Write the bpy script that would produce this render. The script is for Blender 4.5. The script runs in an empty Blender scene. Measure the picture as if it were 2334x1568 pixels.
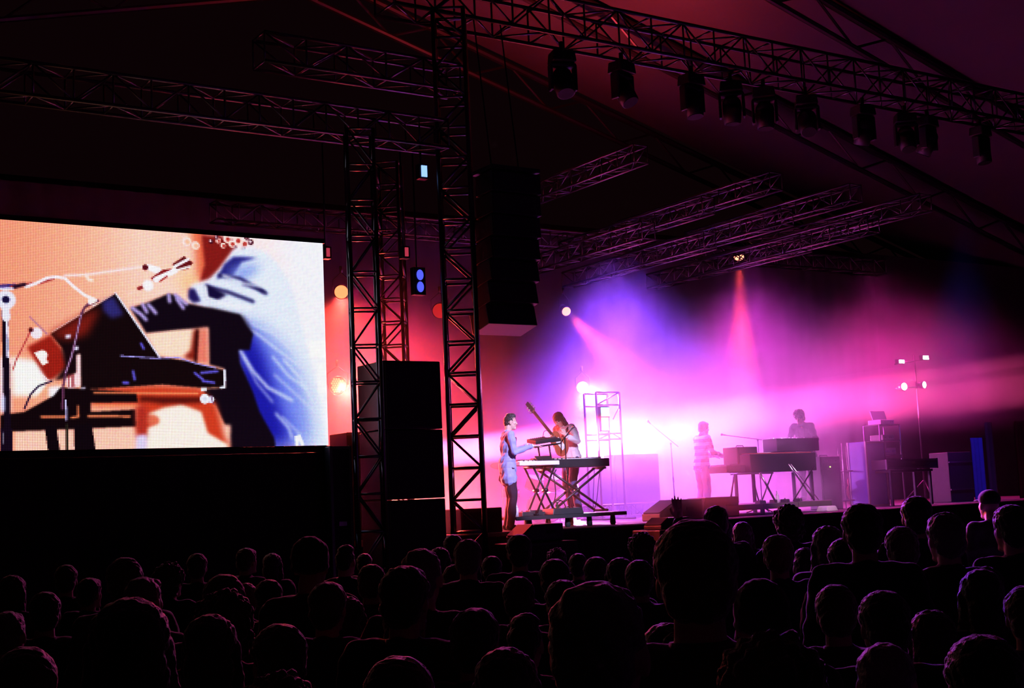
import bpy, bmesh, math, random
import numpy as np
from mathutils import Vector, Matrix, Euler

random.seed(7)
rng = np.random.default_rng(7)
SC = bpy.context.scene
COL = SC.collection

# ------------------------------------------------------------------ camera
FPX, W, H = 3000.0, 2334, 1568
CAMP = Vector((0, 0, 1.9))
_p = math.atan(350.6 / FPX); _r = math.radians(2.58)
CF = Vector((0, math.cos(_p), math.sin(_p)))
_u0 = Vector((0, -math.sin(_p), math.cos(_p))); _r0 = Vector((1, 0, 0))
CR = math.cos(_r) * _r0 - math.sin(_r) * _u0
CU = math.sin(_r) * _r0 + math.cos(_r) * _u0
cam_d = bpy.data.cameras.new('camera'); cam = bpy.data.objects.new('camera', cam_d); COL.objects.link(cam)
cam_d.sensor_width = 36.0; cam_d.lens = FPX / W * 36.0; cam_d.clip_end = 300
m = Matrix((CR, CU, -CF)).transposed().to_4x4(); m.translation = CAMP
cam.matrix_world = m
SC.camera = cam

# stage frame: s along the stage front, b towards its back, z up
ANG = math.atan2(3000, 4553)
SU = Vector((math.cos(ANG), math.sin(ANG), 0)); SV = Vector((-math.sin(ANG), math.cos(ANG), 0))
SO = Vector((0, 20.5, 0))
def SW(s, b, z=0.0): return SO + SU * s + SV * b + Vector((0, 0, z))
def ray(x, y): return CF * FPX + CR * (x - W / 2) + CU * (H / 2 - y)
def G(x, y, b):
    """stage coordinates of the point seen at x, y of the photograph at stage depth b"""
    d = ray(x, y); t = (b + (SO - CAMP).dot(SV)) / d.dot(SV); P = CAMP + d * t
    return Vector(((P - SO).dot(SU), b, P.z))
def GZ(x, y, z):
    d = ray(x, y); t = (z - CAMP.z) / d.z; P = CAMP + d * t
    return Vector(((P - SO).dot(SU), (P - SO).dot(SV), z))
DZ = 1.39   # stage deck height

# ------------------------------------------------------------------ world, exposure
SC.view_settings.view_transform = 'Standard'; SC.view_settings.look = 'None'
SC.view_settings.gamma = 1.0; SC.view_settings.exposure = 0.0; SC.view_settings.use_curve_mapping = False
w = bpy.data.worlds.new('night'); SC.world = w; w.use_nodes = True
w.node_tree.nodes['Background'].inputs[0].default_value = (1.0, 0.22, 0.36, 1)
w.node_tree.nodes['Background'].inputs[1].default_value = 0.0030
SC.cycles.volume_bounces = 0
SC.cycles.max_bounces = 4
SC.cycles.diffuse_bounces = 2
SC.cycles.volume_step_rate = 1.0
SC.cycles.volume_max_steps = 96
SC.cycles.use_denoising = True
SC.cycles.sample_clamp_indirect = 4.0

def aim(o, d):
    o.rotation_mode = 'QUATERNION'; o.rotation_quaternion = d.to_track_quat('-Z', 'Y')
def spot(a, t, col, power, ang, blend=0.5, size=0.08, name='stage_or_added_spot'):
    """a spot lamp from stage point a towards stage point t"""
    A, T = SW(*a), SW(*t)
    l = bpy.data.lights.new(name, 'SPOT'); l.color = col; l.energy = power
    l.spot_size = math.radians(ang); l.spot_blend = blend; l.shadow_soft_size = size
    o = bpy.data.objects.new(name, l); COL.objects.link(o)
    o.location = A + (T - A).normalized() * 0.16; aim(o, T - A)
    return o
MAG = (1.0, 0.16, 0.95); PINK = (1.0, 0.22, 0.55); RED = (1.0, 0.06, 0.04); BLU = (0.16, 0.08, 1.0); VIO = (0.42, 0.08, 1.0)

# wash lamps of the rig, in the haze and above it
spot(G(1328, 883, 6.0), (2.0, -6, -2.2), (1.0, .24, 0.80), 2000, 84, .9)                # bright lamp upstage, faces the crowd
spot((7.4, 8.6, 3.0), (6.0, -4, -1.2), (1.0, .24, .95), 18000, 80, 1, .3)               # magenta flood upstage
spot((.8, 8.4, 2.4), (-1.0, -4, -1.4), (1.0, .11, .09), 24000, 70, 1, .3)                # red flood upstage left
spot((10.2, 8.4, 3.4), (8.6, -4, -.6), (1.0, .16, .80), 4200, 76, 1, .3)
spot((5.8, 4.6, 7.0), (5.9, 4.8, 3.6), (.27, .055, 1.0), 24000, 92, 1, .7)              # blue wash on the top of the haze
spot((9.6, 4.6, 7.0), (9.2, 4.0, 3.0), (.85, .05, .75), 5000, 100, 1, .7)
spot((14.0, 4.6, 7.0), (13.5, 4.0, 3.0), (.62, .02, .26), 6000, 120, 1, .7)
spot((.6, 6.0, 6.6), (.4, 4.6, 2.0), (.75, .012, .20), 5000, 90, 1, .7)
spot(G(1684, 582, 7.0), G(1690, 800, 6.0), RED, 50000, 14, .6)                          # red lamp high in the rig
spot(G(1290, 709, 6.0), G(1400, 820, 4.0), RED, 14000, 16, .6)
spot(G(778, 665, 5.0), G(790, 1000, 3.6), RED, 3500, 110, .9)
spot(G(770, 878, 5.0), G(900, 960, 2.4), RED, 3500, 100, .9)
_a, _b = G(1096, 1022, 3.4), G(2200, 885, 3.4)
spot(_a - (_b - _a).normalized() * 9.0, _b, (1.0, .07, .28), 8500000, 3.4, .35)         # long side beam across the stage
spot((11.4, -.7, 9.2), (12.2, 1.6, 1.9), (.09, .08, 1.0), 2200, 24, .9)                 # blue light on the backline
# added front lamps, no fixtures: fill on players and keyboards, rim light on crowd
spot((-1.0, -10.0, 7.4), (1.0, .9, 2.35), (.66, .54, 1.0), 13000, 12.5, .5)
spot((3.0, -10.0, 7.4), (7.0, 1.2, 2.0), (1.0, .45, .9), 7000, 11, .6)
spot((.5, -1.2, 4.3), (2.0, -12.0, 1.5), (.38, .05, 1.0), 13000, 95, .8)
spot((-1.3, -1.2, 5.0), (-3.0, -12.0, 1.5), (1.0, .08, .45), 1100, 100, .8)
spot((7.5, 7.0, 9.6), (7.5, 9.0, 16.0), (1.0, .05, .05), 1300, 150, .9)  # added red uplight on the canopy, without a fixture

# ------------------------------------------------------------------ materials
def mat(name, col, rough=0.6, metal=0.0, var=0.15, scale=8.0, bump=0.0, sheen=0.0, coat=0.0):
    M = bpy.data.materials.new(name); M.use_nodes = True
    nt = M.node_tree; N = nt.nodes; L = nt.links; b = N['Principled BSDF']
    b.inputs['Roughness'].default_value = rough; b.inputs['Metallic'].default_value = metal
    b.inputs['Sheen Weight'].default_value = sheen; b.inputs['Sheen Roughness'].default_value = 0.35
    b.inputs['Coat Weight'].default_value = coat
    tc = N.new('ShaderNodeTexCoord'); no = N.new('ShaderNodeTexNoise'); no.inputs['Scale'].default_value = scale
    no.inputs['Detail'].default_value = 3
    L.new(tc.outputs['Object'], no.inputs['Vector'])
    mx = N.new('ShaderNodeMix'); mx.data_type = 'RGBA'
    mx.inputs[6].default_value = (*[c * (1 - var) for c in col], 1); mx.inputs[7].default_value = (*[min(1, c * (1 + var)) for c in col], 1)
    L.new(no.outputs['Fac'], mx.inputs[0]); L.new(mx.outputs[2], b.inputs['Base Color'])
    if bump:
        bp = N.new('ShaderNodeBump'); bp.inputs['Strength'].default_value = bump; bp.inputs['Distance'].default_value = 0.01
        L.new(no.outputs['Fac'], bp.inputs['Height']); L.new(bp.outputs['Normal'], b.inputs['Normal'])
    return M
def emat(name, col, strength):
    M = bpy.data.materials.new(name); M.use_nodes = True
    nt = M.node_tree; N = nt.nodes; N.remove(N['Principled BSDF'])
    e = N.new('ShaderNodeEmission'); e.inputs[0].default_value = (*col, 1); e.inputs[1].default_value = strength
    nt.links.new(e.outputs[0], N['Material Output'].inputs['Surface'])
    M.cycles.emission_sampling = 'NONE'
    return M
M_ALU = mat('truss_aluminium', (.16, .16, .165), .38, .9, .08, 20)
M_BLK = mat('black_paint', (.018, .018, .02), .5, 0, .3, 12)
M_TOWER = mat('tower_steel', (.10, .10, .11), .3, 1.0, .2, 12)
M_BLKM = mat('black_metal', (.03, .03, .034), .35, .6, .3, 12)
M_DARK = mat('dark_steel', (.06, .06, .065), .4, .7, .2, 12)
M_DRAPE = mat('black_drape', (.030, .026, .030), .9, 0, .35, 3, .3)
M_DECK = mat('stage_plywood', (.10, .085, .08), .38, 0, .3, 5, .15)
M_GRND = mat('trodden_ground', (.035, .03, .024), .95, 0, .4, 3, .6)
M_CANV = mat('tent_canvas', (.12, .11, .11), .85, 0, .12, .7, .3)
M_FAB = mat('speaker_grille_cloth', (.02, .02, .022), .8, 0, .3, 60, .3)
M_WHT = mat('white_plastic', (.8, .8, .8), .4, 0, .05, 10)
M_SKIN = mat('skin', (.62, .40, .32), .55, 0, .08, 14)
M_SKIN2 = mat('skin_tan', (.36, .22, .16), .55, 0, .08, 14)
M_HAIR = [mat('hair_%s' % n, c, .55, 0, .4, 60, 1.0, 1.0) for n, c in (('black', (.012, .009, .008)), ('brown', (.04, .022, .013)), ('fair', (.16, .11, .06)), ('grey', (.16, .15, .15)))]
M_CLOTH = [mat('cloth_%s' % n, c, .9, 0, .25, 25, .4, .35) for n, c in (('black', (.012, .012, .014)), ('navy', (.014, .018, .04)), ('charcoal', (.04, .04, .043)), ('maroon', (.05, .012, .014)), ('olive', (.03, .032, .018)), ('grey', (.10, .10, .105)))]
M_WOOD = mat('guitar_wood', (.38, .09, .04), .25, 0, .3, 9, 0, 0, .6)
M_NECK = mat('guitar_neck_wood', (.16, .05, .03), .4, 0, .3, 9)
M_CHROME = mat('chrome', (.8, .8, .82), .24, 1.0, .03, 10)
M_RUB = mat('black_rubber', (.012, .012, .012), .8, 0, .2, 20)
M_PAPER = mat('paper', (.75, .73, .7), .8, 0, .04, 20)

# ------------------------------------------------------------------ geometry helpers
class MB:
    def __init__(s): s.v = []; s.f = []
    def add(s, vs, fs):
        n = len(s.v); s.v += [tuple(x) for x in vs]; s.f += [tuple(i + n for i in f) for f in fs]; return s
    def box(s, c, d, rot=None, taper=1.0):
        c = Vector(c); hx, hy, hz = d[0] / 2, d[1] / 2, d[2] / 2
        vs = [Vector((x * hx * (taper if z > 0 else 1), y * hy * (taper if z > 0 else 1), z * hz)) for z in (-1, 1) for x, y in ((-1, -1), (1, -1), (1, 1), (-1, 1))]
        if rot is not None: vs = [rot @ q for q in vs]
        return s.add([q + c for q in vs], [(3, 2, 1, 0), (4, 5, 6, 7), (0, 1, 5, 4), (1, 2, 6, 5), (2, 3, 7, 6), (3, 0, 4, 7)])
    def tube(s, p0, p1, r0, r1=None, n=8):
        p0, p1 = Vector(p0), Vector(p1); r1 = r0 if r1 is None else r1
        d = p1 - p0
        if d.length < 1e-6: return s
        a = d.orthogonal().normalized(); b = d.normalized().cross(a)
        vs = [p + (a * math.cos(2 * math.pi * i / n) + b * math.sin(2 * math.pi * i / n)) * r for p, r in ((p0, r0), (p1, r1)) for i in range(n)]
        fs = [(i, (i + 1) % n, n + (i + 1) % n, n + i) for i in range(n)] + [tuple(range(n - 1, -1, -1)), tuple(range(n, 2 * n))]
        return s.add(vs, fs)
    def path(s, pts, r, n=6):
        pts = [Vector(p) for p in pts]; rings = []
        a = None
        for i, p in enumerate(pts):
            t = (pts[min(i + 1, len(pts) - 1)] - pts[max(i - 1, 0)]).normalized()
            if a is None: a = t.orthogonal().normalized()
            a = (a - t * a.dot(t)).normalized(); b = t.cross(a)
            rings.append([p + (a * math.cos(2 * math.pi * k / n) + b * math.sin(2 * math.pi * k / n)) * r for k in range(n)])
        vs = [q for rg in rings for q in rg]; fs = []
        for i in range(len(pts) - 1):
            for k in range(n): fs.append((i * n + k, i * n + (k + 1) % n, (i + 1) * n + (k + 1) % n, (i + 1) * n + k))
        fs += [tuple(range(n - 1, -1, -1)), tuple((len(pts) - 1) * n + k for k in range(n))]
        return s.add(vs, fs)
    def ell(s, c, r, rot=None, seg=16, rings=10):
        c = Vector(c); vs = [Vector((0, 0, r[2]))]
        for i in range(1, rings):
            t = math.pi * i / rings
            for k in range(seg):
                q = 2 * math.pi * k / seg
                vs.append(Vector((r[0] * math.sin(t) * math.cos(q), r[1] * math.sin(t) * math.sin(q), r[2] * math.cos(t))))
        vs.append(Vector((0, 0, -r[2])))
        if rot is not None: vs = [rot @ q for q in vs]
        fs = [(0, 1 + k, 1 + (k + 1) % seg) for k in range(seg)]
        for i in range(rings - 2):
            for k in range(seg):
                a = 1 + i * seg; fs.append((a + k, a + seg + k, a + seg + (k + 1) % seg, a + (k + 1) % seg))
        a = 1 + (rings - 2) * seg; z = len(vs) - 1
        fs += [(a + k, z, a + (k + 1) % seg) for k in range(seg)]
        return s.add([q + c for q in vs], fs)
    def cap(s, p0, p1, r0, r1=None, n=10):
        """tapered capsule"""
        p0, p1 = Vector(p0), Vector(p1); r1 = r0 if r1 is None else r1
        d = p1 - p0
        if d.length < 1e-5: return s.ell(p0, (r0, r0, r0), None, n, 6)
        t = d.normalized(); a = t.orthogonal().normalized(); b = t.cross(a)
        prof = [(p0 - t * r0 * math.sin(x), r0 * math.cos(x)) for x in (1.1, .6, 0)] + [(p1 + t * r1 * math.sin(x), r1 * math.cos(x)) for x in (0, .6, 1.1)]
        vs = [p0 - t * r0]
        for p, r in prof: vs += [p + (a * math.cos(2 * math.pi * k / n) + b * math.sin(2 * math.pi * k / n)) * r for k in range(n)]
        vs.append(p1 + t * r1)
        fs = [(0, 1 + (k + 1) % n, 1 + k) for k in range(n)]
        for i in range(5):
            for k in range(n):
                q = 1 + i * n; fs.append((q + k, q + (k + 1) % n, q + n + (k + 1) % n, q + n + k))
        q = 1 + 5 * n; z = len(vs) - 1
        fs += [(q + k, q + (k + 1) % n, z) for k in range(n)]
        return s.add(vs, fs)
    def chain(s, pts, rs, n=10):
        for i in range(len(pts) - 1): s.cap(pts[i], pts[i + 1], rs[i], rs[i + 1], n)
        return s
    def prism(s, poly, y0, y1, rot=None, off=(0, 0, 0)):
        """poly in x,z extruded along y"""
        n = len(poly); off = Vector(off)
        vs = [Vector((x, y, z)) for y in (y0, y1) for x, z in poly]
        if rot is not None: vs = [rot @ q for q in vs]
        fs = [tuple(range(n)), tuple(range(2 * n - 1, n - 1, -1))] + [(i, n + i, n + (i + 1) % n, (i + 1) % n) for i in range(n)]
        return s.add([q + off for q in vs], fs)
    def mesh(s, name, m, smooth=False):
        me = bpy.data.meshes.new(name); me.from_pydata(s.v, [], s.f); me.update()
        if smooth: me.polygons.foreach_set('use_smooth', [True] * len(me.polygons))
        if m: me.materials.append(m)
        return me
    def build(s, name, m, parent=None, smooth=False, bevel=0.0, loc=None):
        o = bpy.data.objects.new(name, s.mesh(name, m, smooth)); COL.objects.link(o)
        if parent is not None: o.parent = parent
        if loc is not None: o.location = loc
        if bevel:
            q = o.modifiers.new('bevel', 'BEVEL'); q.width = bevel; q.segments = 2; q.limit_method = 'ANGLE'
        return o
def link(name, me, parent=None, loc=None, rot=None):
    o = bpy.data.objects.new(name, me); COL.objects.link(o)
    if parent is not None: o.parent = parent
    if loc is not None: o.location = loc
    if rot is not None: o.rotation_euler = rot
    return o
def tag(o, label=None, cat=None, group=None, kind=None):
    if label: o['label'] = label
    if cat: o['category'] = cat
    if group: o['group'] = group
    if kind: o['kind'] = kind
    return o
def thing(name, label, cat, sbz, rot=0.0, group=None):
    o = bpy.data.objects.new(name, None); COL.objects.link(o); o.empty_display_size = .2
    o.location = SW(*sbz); o.rotation_euler = (0, 0, ANG + rot)
    return tag(o, label, cat, group)
def placed(o, sbz=(0, 0, 0), rot=0.0):
    o.location = SW(*sbz); o.rotation_euler = (0, 0, ANG + rot); return o
def remesh(mb, name, m, voxel, parent=None, smooth=3, disp=None):
    o = bpy.data.objects.new('tmp', mb.mesh('tmp', m)); COL.objects.link(o)
    r = o.modifiers.new('r', 'REMESH'); r.mode = 'VOXEL'; r.voxel_size = voxel; r.use_smooth_shade = True
    if smooth:
        q = o.modifiers.new('s', 'SMOOTH'); q.iterations = smooth; q.factor = .5
    dg = bpy.context.evaluated_depsgraph_get(); dg.update()
    me = bpy.data.meshes.new_from_object(o.evaluated_get(dg)); me.name = name
    bpy.data.objects.remove(o)
    if disp:
        n = len(me.vertices); co = np.empty(n * 3); me.vertices.foreach_get('co', co); co = co.reshape(-1, 3)
        no = np.empty(n * 3); me.vertices.foreach_get('normal', no); no = no.reshape(-1, 3)
        amp, fr = disp
        h = np.zeros(n)
        for k in range(5):
            d = rng.normal(size=3); d /= np.linalg.norm(d)
            h += np.sin(co @ d * fr * (1 + .45 * k) + rng.uniform(0, 6)) / 2.2
        co += no * (h * amp)[:, None]
        me.vertices.foreach_set('co', co.ravel()); me.update()
    me.polygons.foreach_set('use_smooth', [True] * len(me.polygons))
    if not me.materials: me.materials.append(m)
    if parent is False: return me
    o = bpy.data.objects.new(name, me); COL.objects.link(o)
    if parent is not None: o.parent = parent
    return o

#@@STRUCTURE
# ------------------------------------------------------------------ setting
g = MB(); g.box((8, 18, -.1), (110, 80, .2)); tag(g.build('floor', M_GRND), kind='structure', label='dark trodden ground under the tent')
g = MB(); g.box((7, 11.5, 4.6), (54, .06, 9.2)); tag(placed(g.build('wall_back', M_DRAPE)), kind='structure')
# tent canopy: sloping canvas panels between rafters
def canopy():
    root = bpy.data.objects.new('ceiling', None); COL.objects.link(root); placed(root); tag(root, kind='structure', label='canvas canopy of the big tent')
    b0, b1, sr = -24.0, 14.0, 3.0
    sides = (((-25.0, 9.3), (sr, 16.5)), ((sr, 16.5), (32.0, 8.6)))
    nb = 8
    for i in range(nb):
        a, c = b0 + (b1 - b0) * i / nb, b0 + (b1 - b0) * (i + 1) / nb
        for (q0, z0), (q1, z1) in sides:
            mb = MB(); ns = 8; vs = []; fs = []
            for x in range(ns + 1):
                for y in range(ns + 1):
                    fx, fy = x / ns, y / ns
                    sag = .35 * math.sin(math.pi * fx) * math.sin(math.pi * fy)
                    vs.append((q0 + (q1 - q0) * fy, a + (c - a) * fx, z0 + (z1 - z0) * fy - sag))
            for x in range(ns):
                for y in range(ns):
                    k = x * (ns + 1) + y; fs.append((k, k + 1, k + ns + 2, k + ns + 1))
            mb.add(vs, fs); mb.build('canopy_panel', M_CANV, root, True)
    for i in range(nb + 1):
        a = b0 + (b1 - b0) * i / nb
        mb = MB()
        for (q0, z0), (q1, z1) in sides:
            mb.tube((q0, a, z0 - .2), (q1, a, z1 - .2), .10); mb.tube((q0, a, z0 - 1.0), (q1, a, z1 - 1.0), .08)
            for k in range(22):
                f0, f1 = k / 22, (k + 1) / 22
                P = lambda f, dz: (q0 + (q1 - q0) * f, a, z0 + (z1 - z0) * f - dz)
                mb.tube(P(f0, .2 if k % 2 else 1.0), P(f1, 1.0 if k % 2 else .2), .035, None, 5)
        mb.build('rafter', M_DARK, root)
canopy()

def drape(name, s0, s1, b, z0, z1, m=M_DRAPE, label=None, cat=None, kind=None, amp=.05, per=.28, parent=None):
    n = max(8, int((s1 - s0) / per * 4)); vs = []; fs = []
    for i in range(n + 1):
        s_ = s0 + (s1 - s0) * i / n
        o_ = amp * math.sin(2 * math.pi * i / 4.0 + .7 * math.sin(i * .31)) 
        for z in (z0, z1): vs.append((s_, b + o_, z))
    for i in range(n): fs.append((2 * i, 2 * i + 2, 2 * i + 3, 2 * i + 1))
    vs += [(x, y + .012, z) for x, y, z in vs]; k = 2 * (n + 1)
    fs += [tuple(q + k for q in reversed(f)) for f in list(fs)]
    mb = MB(); mb.add(vs, fs); o = mb.build(name, m, parent, True)
    if parent is None: placed(o)
    return tag(o, label, cat, None, kind)
drape('backdrop_curtain', -6.5, 19.5, 9.6, DZ, 8.6, label='black pleated backdrop curtain behind the stage', cat='curtain', amp=.02, per=.5)

# stage: framework deck, front skirt
st = thing('stage', 'raised stage with dark plywood deck and black skirt, behind the crowd', 'stage', (0, 0, 0))
for i in range(10):
    for j in range(5):
        mb = MB(); mb.box((-1.55 + 2 * i, 1.0 + 2 * j, DZ - .05), (1.985, 1.985, .1)); mb.build('deck_panel', M_DECK, st, bevel=.006)
drape('skirt', -2.5, 17.4, -.06, .02, DZ - .06, label='black pleated skirt', parent=st, amp=.03, per=.22)
mb = MB(); mb.box((7.45, -.02, DZ - .045), (19.9, .05, .07)); mb.build('edge_trim', M_DARK, st, bevel=.01)
for i in range(11):
    for j in (0.35, 3, 6, 9.6):
        mb = MB(); mb.box((-2.3 + 1.96 * i, j, (DZ - .1) / 2), (.09, .09, DZ - .1)); mb.build('leg', M_DARK, st)

# ------------------------------------------------------------------ haze (physical scattering, patchy)
def haze():
    mb = MB(); s0, s1, b0, b1, z0, z1 = -6.4, 19.3, .15, 9.4, DZ + .02, 8.0
    mb.box(((s0 + s1) / 2, (b0 + b1) / 2, (z0 + z1) / 2), (s1 - s0, b1 - b0, z1 - z0))
    o = placed(mb.build('stage_haze', None)); tag(o, 'drifting haze of stage smoke filling the stage', 'smoke', None, 'stuff')
    M = bpy.data.materials.new('haze'); M.use_nodes = True; o.data.materials.append(M)
    nt = M.node_tree; N = nt.nodes; L = nt.links; N.remove(N['Principled BSDF'])
    vs = N.new('ShaderNodeVolumeScatter'); vs.inputs['Anisotropy'].default_value = 0.35
    vs.inputs['Color'].default_value = (1, 1, 1, 1)
    L.new(vs.outputs[0], N['Material Output'].inputs['Volume'])
    tc = N.new('ShaderNodeTexCoord'); no = N.new('ShaderNodeTexNoise')
    no.inputs['Scale'].default_value = .42; no.inputs['Detail'].default_value = 2.5; no.inputs['Roughness'].default_value = .55; no.inputs['Distortion'].default_value = .4
    L.new(tc.outputs['Object'], no.inputs['Vector'])
    rp = N.new('ShaderNodeMapRange'); rp.inputs[1].default_value = .40; rp.inputs[2].default_value = .66; rp.inputs[3].default_value = .22; rp.inputs[4].default_value = 1.0
    L.new(no.outputs['Fac'], rp.inputs[0])
    sx = N.new('ShaderNodeSeparateXYZ'); L.new(tc.outputs['Object'], sx.inputs[0])
    def mr(src, a, b, c, d, smooth=True):
        q = N.new('ShaderNodeMapRange'); q.interpolation_type = 'SMOOTHSTEP' if smooth else 'LINEAR'
        for i, x in enumerate((a, b, c, d)): q.inputs[1 + i].default_value = x
        L.new(src, q.inputs[0]); return q.outputs[0]
    def mul(a, b, op='MULTIPLY'):
        q = N.new('ShaderNodeMath'); q.operation = op
        for i, x in enumerate((a, b)):
            if isinstance(x, float): q.inputs[i].default_value = x
            else: L.new(x, q.inputs[i])
        return q.outputs[0]
    top = mr(sx.outputs[2], 3.8, 6.6, 1.0, .05)
    lf = mr(sx.outputs[0], 1.0, 4.2, .35, 1.0)
    rt = mr(sx.outputs[0], 8.5, 16, 1.0, .12)
    low = mr(sx.outputs[2], 2.8, 3.9, .03, 1.0)                                         # clearer air low on the right
    rside = mr(sx.outputs[0], 7.6, 10.2, 0.0, 1.0)
    lowr = mul(mul(1.0, mul(rside, mul(1.0, low, 'SUBTRACT')), 'SUBTRACT'), 1.0)
    bk = mr(sx.outputs[1], 0.0, 2.4, .5, 1.0)
    d = mul(mul(mul(rp.outputs[0], top), mul(mul(lf, rt), lowr)), mul(bk, HAZE))
    L.new(d, vs.inputs['Density'])
HAZE = 0.30
haze()
# ------------------------------------------------------------------ LED screen picture (flat print of the video wall)
def led_image(s0, s1, z0, z1, pitch=0.02):
    nx, nz = int(round((s1 - s0) / pitch)), int(round((z1 - z0) / pitch)); SS = 3
    gx = s0 + (np.arange(nx * SS) + .5) * pitch / SS; gz = z0 + (np.arange(nz * SS) + .5) * pitch / SS
    X, Z = np.meshgrid(gx, gz)
    img = np.zeros(X.shape + (3,))
    def za(x, y): v = G(x / 2.7038, 480 + y / 2.7038, 0); return v.x, v.z
    def zb(x, y): v = G(x / 3.2675, 560 + y / 3.2675, 0); return v.x, v.z
    def blur(a, k):
        if k < 1: return a
        for ax in (0, 1):
            for _ in range(2):
                p = np.pad(a, [(k, k) if i == ax else (0, 0) for i in range(a.ndim)], mode='edge')
                c = np.cumsum(p, axis=ax); n = a.shape[ax]
                c = np.concatenate([np.zeros_like(np.take(c, [0], axis=ax)), c], axis=ax)
                a = (np.take(c, range(2 * k + 1, 2 * k + 1 + n), axis=ax) - np.take(c, range(0, n), axis=ax)) / (2 * k + 1)
        return a
    def comp(mask, col, soft):
        nonlocal img
        mk = blur(mask.astype(float), soft)[..., None]
        img = img * (1 - mk) + np.array(col) / 255.0 * mk
    def poly(pts, col, soft=0, f=za):
        P = [f(*p) for p in pts]; ins = np.zeros(X.shape, bool)
        for i in range(len(P)):
            x0, y0 = P[i]; x1, y1 = P[(i + 1) % len(P)]
            if y0 == y1: continue
            c = ((y0 > Z) != (y1 > Z)) & (X < (x1 - x0) * (Z - y0) / (y1 - y0) + x0); ins ^= c
        comp(ins, col, soft)
    def line(pts, col, wd, f=za, soft=0):
        P = [f(*p) for p in pts]; r = wd / 2.7038 / 155 / 2; mk = np.zeros(X.shape, bool)
        for (x0, y0), (x1, y1) in zip(P[:-1], P[1:]):
            dx, dy = x1 - x0, y1 - y0; t = np.clip(((X - x0) * dx + (Z - y0) * dy) / (dx * dx + dy * dy + 1e-9), 0, 1)
            mk |= (X - x0 - t * dx) ** 2 + (Z - y0 - t * dy) ** 2 < r * r
        comp(mk, col, soft)
    def disc(x, y, r, col, f=za, soft=0, ky=1.0):
        cx, cz = f(x, y); rr = r / 2.7038 / 155; comp((X - cx) ** 2 + ((Z - cz) / ky) ** 2 < rr * rr, col, soft)
    # ground tones
    img[:] = np.array((244, 138, 108)) / 255
    poly([(300, 0), (2200, 0), (2200, 1700), (300, 1700)], (252, 160, 132), 60)
    poly([(700, 0), (2200, 0), (2200, 900), (800, 900)], (255, 196, 180), 60)
    poly([(1350, 0), (2300, 0), (2300, 900), (1500, 900)], (255, 222, 226), 40)
    poly([(1700, 100), (2300, 150), (2300, 1600), (1900, 1600), (1780, 600)], (238, 238, 255), 24)
    poly([(820, 0), (900, 380), (1150, 440), (1190, 230), (1100, 0)], (255, 190, 170), 20)
    disc(1180, 440, 60, (255, 170, 100), soft=20)
    # white glow, lower left
    poly([(70, 905), (250, 930), (330, 1000), (330, 1140), (80, 1140)], (255, 252, 246), 5)
    poly([(0, 905), (60, 905), (60, 1240), (0, 1240)], (240, 226, 255), 5)
    # curly head and neck
    poly([(1170, 120), (1260, 150), (1300, 260), (1270, 420), (1215, 420), (1200, 250)], (226, 96, 64), 8)
    poly([(1240, 150), (1350, 155), (1440, 180), (1450, 235), (1370, 330), (1310, 420), (1230, 440), (1260, 330), (1250, 240)], (120, 22, 20), 3)
    for x, y, r in ((1150, 190, 26), (1205, 215, 24), (1400, 175, 24), (1430, 205, 22), (1465, 185, 26), (1505, 205, 26), (1345, 185, 16), (1375, 215, 16)):
        disc(x, y, r, (255, 214, 206)); disc(x + 4, y + 2, r * .55, (170, 50, 44) if x > 1250 else (252, 170, 140))
    for x, y, r in ((1520, 165, 16), (1545, 195, 18), (1450, 225, 10), (1500, 235, 13), (1335, 165, 12), (1300, 190, 14)): disc(x, y, r, (60, 8, 22)); disc(x - 3, y - 3, r * .5, (240, 210, 225))
    # shirt back, pale then blue then folds
    poly([(1440, 240), (1540, 222), (1650, 262), (1730, 350), (1800, 470), (1845, 640), (1880, 800), (1925, 960), (1965, 1130), (2000, 1300), (2035, 1445), (1600, 1445), (1520, 1200), (1480, 1000), (1480, 800), (1500, 660), (1280, 600), (1160, 560), (1180, 460), (1280, 430), (1370, 350)], (214, 226, 255), 4)
    poly([(1500, 690), (1600, 700), (1700, 790), (1800, 900), (1860, 1050), (1900, 1200), (1930, 1445), (1600, 1445), (1480, 1100), (1450, 860)], (104, 122, 236), 22)
    poly([(1490, 700), (1560, 740), (1640, 900), (1700, 1100), (1760, 1300), (1800, 1445), (1560, 1445), (1470, 1120), (1450, 860)], (24, 22, 150), 16)
    poly([(1380, 330), (1440, 282), (1590, 288), (1490, 320), (1440, 400), (1380, 400), (1330, 430)], (30, 26, 110), 3)
    poly([(1400, 380), (1520, 330), (1620, 330), (1560, 400), (1480, 440)], (120, 140, 230), 12)
    for a in ([(1350, 400), (1480, 420), (1620, 500)], [(1270, 470), (1400, 500), (1560, 560)], [(1500, 450), (1600, 480), (1640, 510)]): line(a, (22, 14, 70), 22, soft=3)
    poly([(1265, 450), (1310, 470), (1400, 520), (1330, 560), (1270, 540)], (18, 10, 50), 3)
    poly([(1160, 480), (1200, 480), (1240, 560), (1190, 570), (1160, 540)], (30, 20, 80), 3)
    line([(1265, 470), (1275, 540), (1400, 580), (1540, 600)], (226, 232, 255), 20, soft=2)
    line([(1375, 400), (1500, 450), (1640, 470)], (222, 230, 255), 14, soft=3)
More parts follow.
